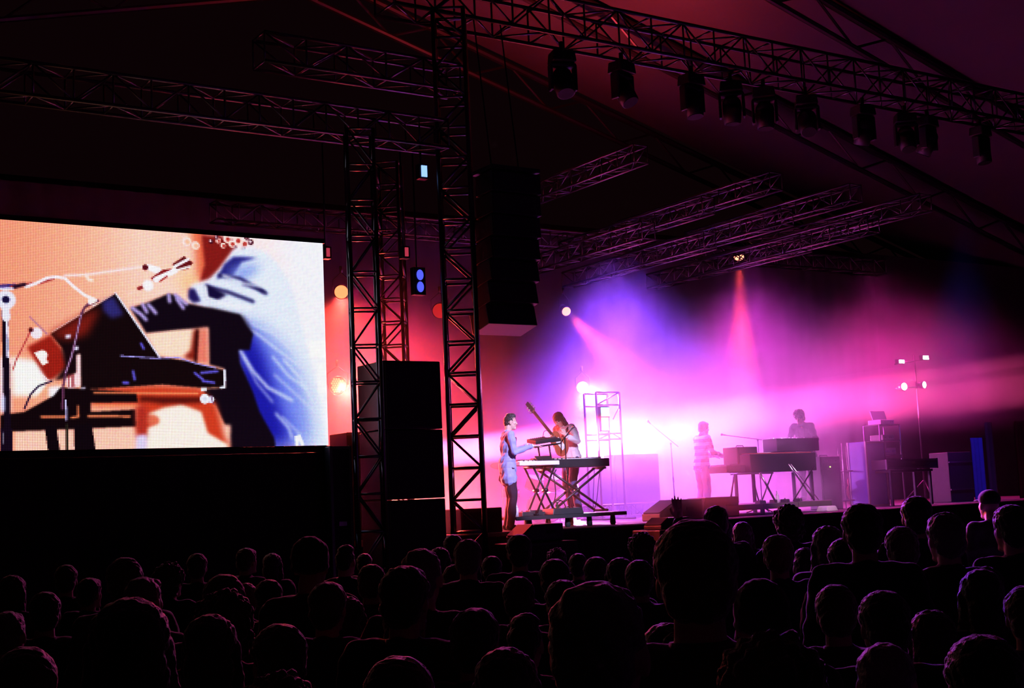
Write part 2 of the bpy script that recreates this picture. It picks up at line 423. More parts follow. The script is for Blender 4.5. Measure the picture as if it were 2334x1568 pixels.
    # folds on the back
    for a, wd in (([(1490, 700), (1600, 770), (1700, 850), (1850, 960)], 12), ([(1550, 700), (1700, 760), (1800, 860), (1880, 980)], 10), ([(1480, 860), (1560, 990), (1650, 1090), (1800, 1170)], 16), ([(1500, 900), (1580, 1060), (1680, 1180)], 8),
                  ([(1680, 900), (1780, 1020), (1900, 1100)], 12), ([(1750, 920), (1850, 1030), (1930, 1180)], 14), ([(1690, 1010), (1800, 1110), (1940, 1240)], 8), ([(1700, 1250), (1780, 1340), (1800, 1400)], 12), ([(1740, 1270), (1850, 1380)], 8), ([(1450, 1020), (1530, 1110)], 6)):
        line(a, (196, 208, 255), wd, soft=3)
    # dark underside of the arm and the body front
    poly([(800, 600), (900, 570), (1040, 510), (1090, 520), (1150, 570), (1300, 600), (1480, 640), (1510, 700), (1560, 760), (1540, 860), (1470, 860), (1480, 940), (1560, 1120), (1600, 1240), (1690, 1400), (1700, 1450), (1400, 1470), (1390, 1330), (1330, 1200), (1240, 1100), (1390, 1090), (1385, 975), (1290, 950), (1285, 720), (1100, 735), (900, 755), (860, 690)], (14, 5, 16), 2)
    poly([(1280, 600), (1500, 650), (1560, 760), (1500, 760), (1300, 700)], (14, 5, 16), 6)
    for a in ([(815, 600), (870, 640), (900, 672)], [(880, 580), (905, 625)], [(915, 580), (960, 630)], [(1040, 520), (1045, 560)], [(1080, 520), (1150, 575)], [(1090, 545), (1130, 600)]): line(a, (170, 150, 220), 20, soft=2)
    # peach gap under the arm
    poly([(915, 765), (1060, 745), (1200, 735), (1200, 800), (1170, 860), (1120, 890), (1040, 895), (970, 880)], (255, 206, 180), 2)
    poly([(1190, 735), (1235, 728), (1225, 935), (1130, 905), (1175, 860)], (120, 28, 18), 4)
    poly([(1235, 728), (1280, 722), (1282, 945), (1215, 930)], (224, 110, 92), 4)
    line([(1215, 740), (1205, 930)], (40, 5, 8), 16, soft=2)
    # warm glow, lower middle
    poly([(90, 1345), (1420, 1320), (1420, 1480), (90, 1490)], (252, 180, 160), 3)
    poly([(570, 1090), (960, 1075), (1230, 1090), (1330, 1190), (1385, 1400), (1420, 1450), (900, 1465), (840, 1330), (860, 1200), (560, 1200)], (190, 52, 28), 6)
    poly([(905, 1255), (1010, 1215), (1120, 1195), (1240, 1240), (1280, 1370), (1400, 1440), (1400, 1470), (890, 1470), (905, 1340), (985, 1300)], (255, 232, 216), 3)
    # laptop and lid
    poly([(715, 508), (985, 900), (1180, 930), (1388, 985), (1392, 1088), (1240, 1092), (1000, 1072), (560, 1100), (500, 1135), (490, 880), (400, 870), (310, 760)], (16, 5, 8), 1)
    poly([(300, 760), (520, 640), (620, 600), (540, 760), (430, 800), (380, 790)], (110, 22, 16), 8)
    poly([(630, 560), (700, 530), (760, 640), (690, 665), (640, 620)], (40, 34, 100), 4)
    line([(712, 508), (985, 905)], (225, 224, 255), 9); line([(325, 745), (700, 515)], (210, 160, 160), 5)
    line([(745, 895), (960, 910), (1100, 905), (1200, 940), (1330, 970)], (150, 140, 230), 7)
    line([(1384, 985), (1384, 1088), (1362, 1090)], (230, 230, 255), 13)
    for a in ([(1200, 1000), (1250, 1040)], [(1240, 1000), (1340, 990)], [(820, 990), (830, 1040)], [(870, 820), (885, 850)], [(760, 1060), (790, 1062)], [(1250, 1050), (1320, 1060)]): line(a, (90, 80, 210), 13, soft=1)
    # mixer with paper at left
    poly([(165, 840), (310, 765), (380, 850), (420, 960), (330, 1040), (290, 1050)], (140, 26, 18), 3)
    poly([(380, 850), (490, 800), (490, 1000), (330, 1060), (400, 960)], (20, 5, 10), 3)
    poly([(210, 875), (245, 865), (300, 935), (262, 955)], (255, 240, 236)); disc(262, 890, 26, (255, 244, 240))
    poly([(470, 890), (495, 885), (497, 1080), (420, 1105), (400, 1040), (470, 1000)], (250, 200, 205), 1)
    for x in (425, 440, 455): line([(x, 1010), (x + 2, 1085)], (120, 30, 40), 6)
    for x, y in ((420, 775), (467, 848), (510, 1100), (330, 1155)): poly([(x - 16, y - 8), (x + 16, y - 12), (x + 14, y + 10), (x - 16, y + 12)], (220, 214, 250), 1)
    poly([(300, 1050), (380, 1050), (330, 1150), (200, 1220), (160, 1240)], (244, 150, 120), 2)
    poly([(300, 1090), (380, 1080), (350, 1180), (310, 1190)], (250, 244, 255), 3)
    # table and frame, black
    poly([(150, 1240), (330, 1140), (370, 1090), (560, 1100), (840, 1120), (850, 1180), (560, 1185), (560, 1240), (835, 1225), (840, 1330), (0, 1365), (0, 1260)], (14, 4, 8), 1)
    for a, wd in (([(580, 1122), (1220, 1128)], 10), ([(580, 1198), (860, 1204)], 9), ([(255, 1270), (400, 1270)], 11), ([(545, 1267), (800, 1268)], 11), ([(480, 1205), (482, 1270), (440, 1276)], 10)): line(a, (248, 130, 84), wd, soft=1)
    poly([(860, 1145), (1240, 1150), (1240, 1185), (1000, 1190), (930, 1180), (860, 1180)], (70, 12, 10), 4)
    disc(940, 1290, 38, (215, 96, 70), soft=3, ky=.8)
    poly([(835, 1200), (910, 1210), (905, 1400), (840, 1400)], (160, 40, 30), 5)
    poly([(840, 1385), (905, 1380), (905, 1470), (840, 1470)], (205, 190, 240), 3)
    # legs
    poly([(275, 1330), (345, 1320), (370, 1480), (295, 1480)], (12, 4, 10)); poly([(455, 1320), (565, 1310), (590, 1480), (460, 1480)], (12, 4, 10)); line([(412, 1320), (414, 1480)], (30, 26, 20), 14)
    poly([(0, 1340), (75, 1340), (78, 1480), (0, 1480)], (18, 6, 24)); line([(32, 1370), (32, 1480)], (226, 226, 255), 20)
    # knob
    poly([(1238, 1092), (1275, 1090), (1275, 1110), (1240, 1112)], (235, 235, 255)); disc(1262, 1160, 28, (238, 238, 255)); disc(1300, 1165, 20, (220, 220, 255)); disc(1262, 1160, 12, (200, 200, 230)); line([(1300, 1140), (1315, 1190)], (90, 40, 80), 6)
    # left microphone stand with its boom
    line([(30, 620), (45, 1300), (40, 1480)], (16, 6, 20), 34); line([(42, 640), (48, 900)], (216, 216, 250), 12); line([(18, 1150), (20, 1230)], (200, 200, 250), 16, soft=2)
    disc(35, 550, 50, (224, 222, 250), soft=1); disc(36, 548, 20, (20, 12, 50)); line([(35, 595), (38, 660)], (224, 222, 250), 40)
    line([(0, 470), (90, 465)], (60, 40, 110), 26); line([(70, 470), (160, 455), (250, 445), (330, 418)], (150, 50, 50), 15); line([(0, 482), (80, 480)], (220, 220, 255), 12)
    line([(160, 470), (230, 445), (290, 415), (350, 408), (400, 418), (450, 465), (520, 520), (600, 555)], (252, 234, 250), 15)
    line([(90, 470), (150, 455)], (30, 8, 30), 20, soft=1)
    line([(400, 400), (540, 395), (880, 345)], (255, 214, 214), 12, soft=1)
    line([(530, 395), (545, 425), (570, 430)], (255, 226, 214), 14, soft=1)
    # microphones of the singer
    poly([(885, 335), (915, 330), (985, 350), (1010, 380), (960, 385), (900, 362)], (250, 246, 255)); disc(895, 350, 17, (80, 12, 24))
    poly([(930, 415), (1000, 365), (1060, 358), (1000, 420), (950, 440)], (120, 20, 26)); line([(960, 425), (1080, 370)], (250, 246, 255), 30); line([(985, 435), (1030, 405)], (150, 40, 40), 10)
    poly([(1060, 330), (1135, 280), (1160, 300), (1190, 320), (1160, 360), (1100, 370)], (90, 14, 20)); line([(1075, 345), (1160, 300)], (246, 238, 250), 16); line([(1095, 365), (1170, 345)], (250, 236, 240), 12)
    line([(855, 480), (910, 460)], (130, 30, 36), 20); disc(912, 462, 30, (252, 246, 255), soft=1); line([(830, 500), (790, 520)], (255, 200, 180), 8, soft=1)
    # cables
    line([(605, 555), (560, 560), (520, 600), (500, 640), (470, 780), (440, 900), (405, 1000), (390, 1080), (385, 1220)], (84, 40, 70), 13); line([(500, 640), (470, 780), (440, 900), (405, 1000)], (200, 170, 220), 4)
    disc(570, 560, 24, (255, 238, 236)); line([(520, 600), (600, 565)], (90, 40, 50), 6)
    line([(405, 1170), (410, 1290)], (180, 176, 236), 9); line([(190, 740), (150, 820), (100, 920), (80, 980)], (150, 40, 50), 7); line([(185, 655), (290, 760)], (170, 110, 130), 10)
    disc(225, 755, 30, (240, 222, 240)); disc(190, 735, 13, (70, 14, 20)); line([(150, 1220), (190, 1130), (240, 1080), (320, 1050)], (24, 10, 40), 10)
    line([(240, 990), (300, 1050)], (250, 210, 220), 9)
    # bright blocks at the right edge of the wall
    poly([(1905, 800), (2060, 800), (2060, 905), (1912, 905)], (255, 255, 255), 1); poly([(1955, 935), (2060, 935), (2060, 1130), (1962, 1130)], (252, 252, 255), 2)
    poly([(1815, 1390), (1850, 1380), (1875, 1440), (1870, 1450), (1855, 1450), (1845, 1415), (1840, 1450), (1822, 1450)], (240, 244, 255))
    poly([(1990, 1200), (2060, 1200), (2060, 1450), (2020, 1450)], (236, 240, 255), 6)
    a = img.reshape(nz, SS, nx, SS, 3).mean((1, 3))
    # each LED: a round dot, dark web between
    K = 5
    yy, xx = np.mgrid[0:K, 0:K]; r2 = ((xx - 2) ** 2 + (yy - 2) ** 2)
    dot = np.exp(-r2 / 3.4) ; dot = dot / dot.mean()
    lin = np.where(a <= .04045, a / 12.92, ((a + .055) / 1.055) ** 2.4)
    lin = lin * (1 + rng.normal(0, .05, lin.shape))
    big = np.repeat(np.repeat(lin, K, 0), K, 1) * np.tile(dot, (nz, nx))[..., None]
    out = np.ones((nz * K, nx * K, 4), np.float32); out[..., :3] = big * 1.3
    im = bpy.data.images.new('screen_picture', nx * K, nz * K, float_buffer=True, is_data=True)
    im.pixels.foreach_set(out.ravel()); im.update(); im.pack()
    return im

def led_screen():
    s0, s1, z0, z1 = -8.42, -3.20, 2.76, 5.68
    t = thing('led_screen', 'huge bright LED video wall showing a musician in a blue shirt leaning over a laptop', 'screen', (s0, 0, 0))
    wd = s1 - s0
    im = led_image(s0, s1, z0, z1)
    M = bpy.data.materials.new('led_picture'); M.use_nodes = True; nt = M.node_tree; N = nt.nodes; N.remove(N['Principled BSDF'])
    e = N.new('ShaderNodeEmission'); ti = N.new('ShaderNodeTexImage'); ti.image = im; ti.extension = 'EXTEND'; e.inputs[1].default_value = 1.0
    nt.links.new(ti.outputs[0], e.inputs[0]); nt.links.new(e.outputs[0], N['Material Output'].inputs['Surface'])
    nx_, nz_ = 8, 5
    for i in range(nx_):
        for j in range(nz_):
            a, b_, c, d = wd * i / nx_, wd * (i + 1) / nx_, z0 + (z1 - z0) * j / nz_, z0 + (z1 - z0) * (j + 1) / nz_
            me = bpy.data.meshes.new('display_panel')
            me.from_pydata([(a, 0, c), (b_, 0, c), (b_, 0, d), (a, 0, d), (a, .09, c), (b_, .09, c), (b_, .09, d), (a, .09, d)], [], [(0, 1, 2, 3), (5, 4, 7, 6), (4, 0, 3, 7), (1, 5, 6, 2), (3, 2, 6, 7), (4, 5, 1, 0)])
            me.materials.append(M); me.materials.append(M_BLK)
            uv = me.uv_layers.new(name='UVMap')
            for k, p in enumerate(me.polygons):
                p.material_index = 0 if k == 0 else 1
                for li in p.loop_indices:
                    v = me.vertices[me.loops[li].vertex_index].co
                    uv.data[li].uv = (v.x / wd, (v.z - z0) / (z1 - z0))
            link('display_panel', me, t)
    mb = MB()
    for i in range(9): mb.box((wd * i / 8, .22, (z0 + z1) / 2), (.05, .2, z1 - z0 + .1))
    for z in (z0 + .1, (z0 + z1) / 2, z1 - .1): mb.box((wd / 2, .3, z), (wd, .06, .06))
    mb.build('rear_frame', M_DARK, t)
    mb = MB(); mb.box((wd / 2, .12, z1 + .04), (wd + .1, .2, .07)); mb.build('top_bar', M_BLK, t, bevel=.01)
    mb = MB(); mb.box((wd / 2, .12, z0 - .05), (wd + .1, .2, .09)); mb.build('bottom_bar', M_BLK, t, bevel=.01)
    for x in (.15, wd / 2, wd - .15):
        mb = MB(); mb.tube((x, .45, 0), (x, .45, z1), .05); mb.tube((x, 1.5, 0), (x, .45, z1 - 1), .035); mb.tube((x, .2, z0), (x, .45, z0), .03); mb.box((x, .95, .04), (.3, 1.3, .08)); mb.build('support_post', M_DARK, t)
    # black cloth under the wall
    drape('wall_skirt', 0.02, wd - .02, .02, .04, z0 - .1, label='black cloth hung below the screen', parent=t, amp=.03, per=.5)
led_screen()

def truss(name, label, sbz, length, axis, side=.4, bay=.46, rot=0.0, cr=.028, br=.014, group=None, m=M_ALU, parts=True, cat='truss'):
    """box truss; axis 'z' upright, 's' along the stage front, 'b' towards the back"""
    t = thing(name, label, cat, sbz, rot, group)
    R = {'z': Matrix.Identity(3), 's': Matrix(((0, 0, 1), (0, 1, 0), (-1, 0, 0))), 'b': Matrix(((1, 0, 0), (0, 0, 1), (0, -1, 0)))}[axis]
    h = side / 2
    C = [Vector(q) for q in ((-h, -h, 0), (h, -h, 0), (h, h, 0), (-h, h, 0))]
    for c in C:
        MB().tube(R @ c, R @ (c + Vector((0, 0, length))), cr, None, 10).build('chord', m, t, True)
    n = max(1, int(length / bay)); bay = length / n
    lat = MB()
    for k in range(n + 1):
        for i in range(4):
            a, b_ = C[i] + Vector((0, 0, k * bay)), C[(i + 1) % 4] + Vector((0, 0, k * bay))
            if parts: MB().tube(R @ a, R @ b_, br, None, 6).build('rung', m, t, True)
            else: lat.tube(R @ a, R @ b_, br, None, 5)
            if k < n:
                p, q = (a, C[(i + 1) % 4] + Vector((0, 0, (k + 1) * bay))) if (k + i // 2) % 2 == 0 else (b_, C[i] + Vector((0, 0, (k + 1) * bay)))
                if parts: MB().tube(R @ p, R @ q, br, None, 6).build('brace', m, t, True)
                else: lat.tube(R @ p, R @ q, br, None, 5)
    if not parts: tag(lat.build('lattice', m, t, True), kind='stuff')
    return t
# towers
g1 = G(1028, 1100, -.35); g2 = G(1091, 1100, -.35)
sd = (SW(*g1) - SW(*g2)).length
truss('truss_tower', 'tall truss tower between the black loudspeaker stack and the lit stage', ((g1.x + g2.x) / 2, -.42, .04), 9.3, 'z', sd * .97, .465, -ANG, .034, .02, m=M_TOWER)
a_ = G(843, 1100, -1.15)
truss('truss_tower', 'truss tower beside the right edge of the screen, the nearer of two', (a_.x, -1.15, .04), 7.0, 'z', .36, .5, -ANG + .2, .026, .014, m=M_TOWER)
a_ = G(912, 1000, .9)
truss('truss_tower', 'cross-braced truss tower behind the loudspeaker stack', (a_.x - .05, .9, DZ + .04), 5.8, 'z', .36, .36, -ANG - .1, .026, .014, m=M_TOWER)
for t in [o for o in bpy.data.objects if o.name.startswith('truss_tower')]:
    MB().box((0, 0, 0), (.6, .6, .04)).build('base_plate', M_DARK, t, loc=(0, 0, -.02))
# roof rig: cross trusses seen from below
RZ = 7.6
for k, (px, py, z, L, b0) in enumerate(((1450, 580, 7.3, 7, 1.0), (1445, 505, 8.0, 7, 1.0), (1610, 530, 7.6, 7, 1.5), (1655, 585, 7.2, 7, 1.5), (1790, 545, 7.3, 7, 1.5), (1905, 500, 7.8, 7, 1.5), (1290, 400, 8.6, 6, 1.0), (1315, 560, 7.4, 7, 1.0), (1755, 480, 8.0, 7, 1.5), (1585, 455, 8.3, 7, 1.0))):
    q = GZ(px, py, z)
    lb = ['lowest front-to-back roof truss, right of the hanging loudspeakers', 'roof truss with two rails glowing blue and violet', 'roof truss whose rail catches a red streak', 'roof truss ending beside the high red lamp', 'roof truss above and right of the high red lamp', 'rightmost roof truss, rails faintly pink', 'highest roof truss at the left, close to the hanging loudspeakers', 'dim reddish roof truss behind the hanging loudspeakers', 'faint pink roof truss second from the right', 'dim roof truss above the blue glowing one'][k]
    truss('roof_truss', lb, (q.x, max(.6, q.y - 2.5), z - .15), 5.2, 'b', .34, .5, 0, .025, .012, 'front-to-back roof trusses', parts=False)
truss('cross_truss', 'back cross truss carrying the roof trusses over the stage', (-1.5, 8.9, 8.15), 20.5, 's', .4, .5, 0, .025, .013, parts=False)
truss('cross_truss', 'long front truss overhead with dark moving lamps hanging from it', (-2.0, .1, 9.75), 18, 's', .62, .7, 0, .035, .018, m=M_TOWER)
truss('cross_truss', 'truss running above the big screen', (-9.4, -.45, 7.35), 8.0, 's', .42, .5, 0, .026, .014)
truss('cross_truss', 'upper truss over the big screen with a zigzag of braces', (-4.2, -.2, 8.35), 3.2, 's', .42, .6, 0, .026, .016, parts=False)

# loudspeakers
a_ = G(872, 820, -.9); b_ = G(1003, 820, -.9)
sp = thing('loudspeaker_stack', 'tall black loudspeaker stack standing left of the stage', 'loudspeaker', ((a_.x + b_.x) / 2, -.5, 0))
wd = b_.x - a_.x; hh = a_.z / 4
for k in range(4):
    c = MB().box((0, 0, hh * (k + .5)), (wd, .8, hh - .012)).build('cabinet', M_BLK, sp, bevel=.015)
    MB().box((0, -.405, hh * (k + .5)), (wd - .06, .02, hh - .07)).build('grille', M_FAB, c, bevel=.006)
a_ = G(1106, 600, -.5); b_ = G(1216, 600, -.5); zt = G(1160, 402, -.5).z; zb_ = G(1160, 750, -.5).z
ar = thing('line_array', 'hanging line array of black loudspeakers above the stage edge', 'loudspeaker', ((a_.x + b_.x) / 2, -.55, zb_))
wd = b_.x - a_.x; n = 7; ch = (zt - zb_) / n
for k in range(n):
    tilt = -.02 - .035 * (n - 1 - k); R = Euler((tilt, 0, 0)).to_matrix(); zc = ch * (k + .5); yo = -.0 + .02 * (n - 1 - k) ** 1.5
    c = MB().box((0, yo, zc), (wd, .5, ch - .02), R).build('cabinet', M_BLK, ar, bevel=.012)
    MB().box(Vector((0, yo, zc)) + R @ Vector((0, -.255, 0)), (wd - .05, .02, ch - .07), R).build('grille', M_FAB, c)
MB().box((0, .05, ch * n + .05), (wd, .6, .06)).build('flying_frame', M_DARK, ar)
for x in (-.25, .25): MB().tube((x, .05, ch * n + .05), (x, .4, 9.5 - zb_), .012).build('chain', M_DARK, ar)
# ------------------------------------------------------------------ lamps
M_LENS = {'red': emat('lens_red', (1, .16, .06), 3.4), 'redhot': emat('lens_red_hot', (1, .30, .16), 3.2), 'white': emat('lens_white', (1, .9, 1), 14), 'blue': emat('lens_blue_reflection', (.08, .10, 1), 1.3), 'bluehi': emat('lens_blue_white', (.25, .45, 1), 1.6),
          'pink': emat('lens_pink', (.8, .06, .12), .6), 'cyan': emat('lens_cyan', (.40, 1, .93), 3.5), 'dimred': emat('lens_dim_red', (.55, .015, .012), .9), 'off': mat('lens_off', (.01, .01, .012), .5, 0, .1, 5)}
M_LENS['off'].node_tree.nodes['Principled BSDF'].inputs['Specular IOR Level'].default_value = 0.05
def par_lamp(name, label, sbz, aimp, lens, r=.12, leds=0, group=None, cat='lamp', hang=.35):
    t = thing(name, label, cat, sbz, 0, group)
    d = (SW(*aimp) - SW(*sbz)).normalized(); q = Matrix.Rotation(-ANG, 3, 'Z') @ d
    R = q.to_track_quat('-Z', 'Y').to_matrix()
    mb = MB(); mb.tube(R @ Vector((0, 0, .02)), R @ Vector((0, 0, .3)), r, r * .72, 20); mb.tube(R @ Vector((0, 0, -.03)), R @ Vector((0, 0, .03)), r * 1.1, r * 1.1, 20)
    mb.build('housing', M_BLKM, t, True)
    if leds:
        l = MB()
        for i in range(-3, 4):
            for j in range(-3, 4):
                if i * i + j * j * .75 <= 8.2:
                    c = Vector(((i + .5 * (j % 2)) * r * .27, j * r * .24, -.034)); l.ell(R @ c, (r * .13,) * 3, None, 8, 5)
        l.build('led_cluster', M_LENS[lens], t, True); MB().tube(R @ Vector((0, 0, -.028)), R @ Vector((0, 0, -.033)), r, r, 20).build('lens', M_LENS['dimred'] if 'red' in lens else M_LENS[lens], t)
    else:
        MB().ell(R @ Vector((0, 0, -.03)), (r * .98, r * .98, .03), R, 20, 8).build('lens', M_LENS[lens], t, True)
    y = MB(); ax = R @ Vector((1, 0, 0)); c = R @ Vector((0, 0, .14)); up = Vector((0, 0, 1))
    if hang: y.path([c + ax * r * 1.2, c + ax * r * 1.2 + up * hang * .6, c + up * hang, c - ax * r * 1.2 + up * hang * .6, c - ax * r * 1.2], .012, 6); y.tube(c + up * hang, c + up * (hang + .12), .03, None, 8)
    y.build('yoke', M_BLKM, t, True)
    return t
def at3(x, y, b): q = G(x, y, b); return (q.x, q.y, q.z)
par_lamp('red_lamp', 'red lamp high over the stage with a red beam falling straight down', at3(1684, 582, 7.0), at3(1684, 690, 4.5), 'redhot', .135)
par_lamp('red_lamp', 'smaller red lamp over the left of the stage, its beam slanting down to the keyboards', at3(1290, 709, 6.0), at3(1380, 800, 3.5), 'redhot', .10)
par_lamp('red_lamp', 'red lamp just right of the screen edge, the upper of two', at3(778, 665, 5.0), at3(700, 1100, -6.5), 'red', .13)
par_lamp('red_lamp', 'round red lamp showing its single diodes, low beside the screen edge', at3(770, 878, 5.0), at3(900, 1200, -12), 'red', .16, leds=1)
par_lamp('red_lamp', 'dim red lamp above the loudspeaker stack, beside the tall tower', at3(1003, 708, 5.5), at3(960, 1100, -6), 'dimred', .15)
par_lamp('stage_lamp', 'glaring white lamp upstage behind the guitarist', at3(1328, 883, 6.0), at3(1320, 1000, -8), 'white', .125, leds=1)
# truss frame with two lit LED panels
c = G(1388, 1002, 3.6)
t = thing('led_light_tower', 'small truss frame holding two glowing cyan-white panels behind the guitarist', 'light frame', (c.x, 3.6, DZ))
P = lambda x, y, db=0: Vector((G(x, y, 3.6).x - c.x, db, G(x, y, 3.6).z - DZ))
x0, x1 = P(1361, 950).x, P(1414, 950).x; zt, z1, z2, z3 = P(1388, 894).z, P(1388, 923).z, P(1388, 988).z, P(1388, 1001).z
for x in (x0, x1):
    for y in (0, .4): MB().tube((x, y, 0), (x, y, zt), .022).build('upright', M_CHROME, t, True)
for z in (zt, z1, z2, z3):
    MB().tube((x0, 0, z), (x1, 0, z), .016).build('rail', M_CHROME, t, True); MB().tube((x0, .4, z), (x1, .4, z), .016).build('rail', M_CHROME, t, True)
for a, b_ in (((x1, z1), (x0 * .1 + x1 * .5, z2 * .5 + z1 * .5)), ((x0, z3), (x1 * .2, z2)), ((x1, z3), (x1 * .3, z2)), ((x1, zt), (x0, z1))): MB().tube((a[0], 0, a[1]), (b_[0], 0, b_[1]), .012).build('brace', M_CHROME, t, True)
for (xa, ya, xb, yb) in ((1368, 929, 1387, 949), (1369, 952, 1386, 981)):
    p, q = P(xa, ya), P(xb, yb); cc = (p + q) / 2
    f = MB().box((cc.x, .02, cc.z), (abs(q.x - p.x) + .04, .08, abs(q.z - p.z) + .04)).build('lamp_panel', M_BLKM, t, bevel=.01)
    MB().box((cc.x, -.025, cc.z), (abs(q.x - p.x), .012, abs(q.z - p.z))).build('diffuser', M_LENS['cyan'], f)
for x in (x0, x1): MB().tube((x, -.3, .02), (x, .7, .02), .025).build('foot', M_DARK, t, True)
# tree of four bright lamps on a stand, right of the stage
c = G(2100, 1000, 3.0)
t = thing('lamp_stand', 'thin stand carrying four bright violet-white lamps at the right', 'lamp stand', (c.x, 3.0, DZ))
P = lambda x, y: Vector((G(x, y, 3.0).x - c.x, 0, G(x, y, 3.0).z - DZ))
top = P(2091, 808); MB().tube((top.x, .1, 0), (top.x, .1, top.z), .022).build('pole', M_DARK, t, True)
for a, b_ in (((2048, 829), (2116, 818)), ((2050, 884), (2114, 880))): MB().tube(P(*a) + Vector((0, .1, 0)), P(*b_) + Vector((0, .1, 0)), .02).build('crossbar', M_DARK, t, True)
for k in range(3):
    an = k * 2.1; MB().tube((top.x, .1, .5), (top.x + .5 * math.cos(an), .1 + .5 * math.sin(an), .01), .014).build('leg', M_DARK, t, True)
for (x, y, wx, wy, rnd) in ((2055, 824, 20, 10, 0), (2110, 815, 22, 11, 0), (2061, 881, 22, 22, 1), (2107, 877, 12, 20, 1)):
    p = P(x, y); sx, sz = wx * .0085, wy * .0076
    if rnd:
        h = MB().tube(p + Vector((0, .02, 0)), p + Vector((0, .2, 0)), max(sx, sz) * .56, max(sx, sz) * .4, 16).build('lamp_head', M_BLKM, t, True)
        MB().ell(p + Vector((0, .0, 0)), (sx / 2, .03, sz / 2), None, 16, 8).build('lens', M_LENS['white'], h, True)
    else:
        h = MB().box(p + Vector((0, .05, 0)), (sx + .04, .1, sz + .04)).build('lamp_head', M_BLKM, t, bevel=.01)
        MB().box(p + Vector((0, -.005, 0)), (sx, .012, sz)).build('lens', M_LENS['white'], h, bevel=.004)
# small lamps hanging above the towers
def hung(name, label, x, y, b, sx, sz, lens, bars=1, rnd=False, ztop=7.3):
    q = G(x, y, b); t = thing(name, label, 'lamp', (q.x, b, q.z))
    MB().box((0, .07, 0), (sx + .06, .12, sz + .06)).build('housing', M_BLKM, t, bevel=.01)
    for k in range(bars):
        if rnd: MB().ell((0, 0, sz * ((k + .5) / bars - .5)), (sx * .42, .02, sz / bars * .45), None, 16, 8).build('lens', M_LENS[lens], t, True)
        else: MB().box((sx * ((k + .5) / bars - .5), 0, 0), (sx / bars * .72, .02, sz)).build('lens', M_LENS[lens], t)
    MB().tube((0, .1, sz / 2), (0, .1, max(.2, ztop - q.z)), .014).build('hanging_rod', M_BLKM, t, True)
hung('blue_fixture', 'pale blue striped lamp hanging high left of the tall tower', 967, 390, -.35, .10, .17, 'bluehi', 3, ztop=7.4)
hung('blue_fixture', 'lamp of two stacked lenses left of the tall tower, blue reflection painted as glow', 958, 640, -.2, .14, .36, 'blue', 2, True, ztop=7.3)  # blue reflection in the lenses put in as emission
hung('pink_lamp', 'small dull pink lamp above the loudspeaker stack', 927, 574, -.3, .07, .13, 'pink', 1, ztop=7.3)
hung('pink_lamp', 'small dull pink lamp at the top corner of the screen', 748, 575, .9, .07, .13, 'pink', 1, ztop=7.6)
# moving heads under the front truss
def moving_head(sbz, label, pan, tilt, sc=1.0):
    t = thing('moving_head', label, 'lamp', sbz, pan, 'dark moving lamps under the front truss'); t.scale = (sc,) * 3
    MB().box((0, 0, .30), (.34, .26, .16), None, .9).build('base', M_BLK, t, bevel=.02)
    y = MB(); y.box((0, 0, .19), (.36, .14, .05)); y.box((-.17, 0, .02), (.04, .13, .36)); y.box((.17, 0, .02), (.04, .13, .36)); y.build('yoke', M_BLK, t, bevel=.015)
    R = Euler((tilt, 0, 0)).to_matrix()
    h = MB(); h.tube(R @ Vector((0, 0, -.24)), R @ Vector((0, 0, .02)), .125, .14, 18); h.ell(R @ Vector((0, 0, .05)), (.14, .13, .13), R, 16, 8)
    h = h.build('head', M_BLK, t, True); MB().tube(R @ Vector((0, 0, -.235)), R @ Vector((0, 0, -.25)), .11, .11, 18).build('lens', M_LENS['off'], h)
    MB().tube((0, 0, .36), (0, 0, .52), .03).build('clamp', M_BLKM, t, True)
mh = [(1278, 126, 'first'), (1415, 164, 'second'), (1573, 185, 'third'), (1666, 251, 'low'), (1737, 207, ''), (1835, 246, ''), (1966, 289, ''), (2059, 267, ''), (2113, 316, ''), (2233, 327, '')]
mhl = ['dark moving lamp at the left end of the front truss row', 'dark moving lamp second from the left in the front truss row', 'large dark moving lamp third from the left in the front truss row', 'dark moving lamp fourth from the left in the front truss row',
       'dark moving lamp fifth from the left, above the high red stage lamp', 'dark moving lamp fifth from the right in the front truss row', 'dark moving lamp fourth from the right in the front truss row', 'dark moving lamp third from the right in the front truss row', 'dark moving lamp next to the rightmost one in the row', 'rightmost dark moving lamp under the front truss']
for (x, y, _), lb in zip(mh, mhl):
    b = .1; zt = 9.44 - .52 * 1.25
    q = G(x, y - 40, b); moving_head((q.x, b, zt), lb, random.uniform(-.8, .8), random.uniform(-.6, .6), 1.25)
    if q.z < zt - .6: pass

# ------------------------------------------------------------------ stage furniture
def wedge(name, label, sbz, w, d, h, rot=0.0, m=M_BLK, group=None, cut=.45):
    t = thing(name, label, 'loudspeaker', sbz, rot, group)
    prof = [(-w / 2, 0), (w / 2, 0), (w / 2, h), (-w / 2 + w * cut, h), (-w / 2, h * .35)]
    MB().prism(prof, -d / 2, d / 2).build('cabinet', m, t, bevel=.015)
    a, b_ = Vector((-w / 2, 0, h * .35)), Vector((-w / 2 + w * cut, 0, h)); dd = (b_ - a); an = math.atan2(dd.z, dd.x)
    MB().box((a + b_) / 2 + Vector((-math.sin(an) * .008, 0, math.cos(an) * .008)), (dd.length * .9, d * .9, .014), Euler((0, -an, 0)).to_matrix()).build('grille', M_FAB, t)
    MB().box((w * .2, -d / 2 - .004, h * .55), (.16, .01, .05)).build('handle', M_RUB, t)
    return t
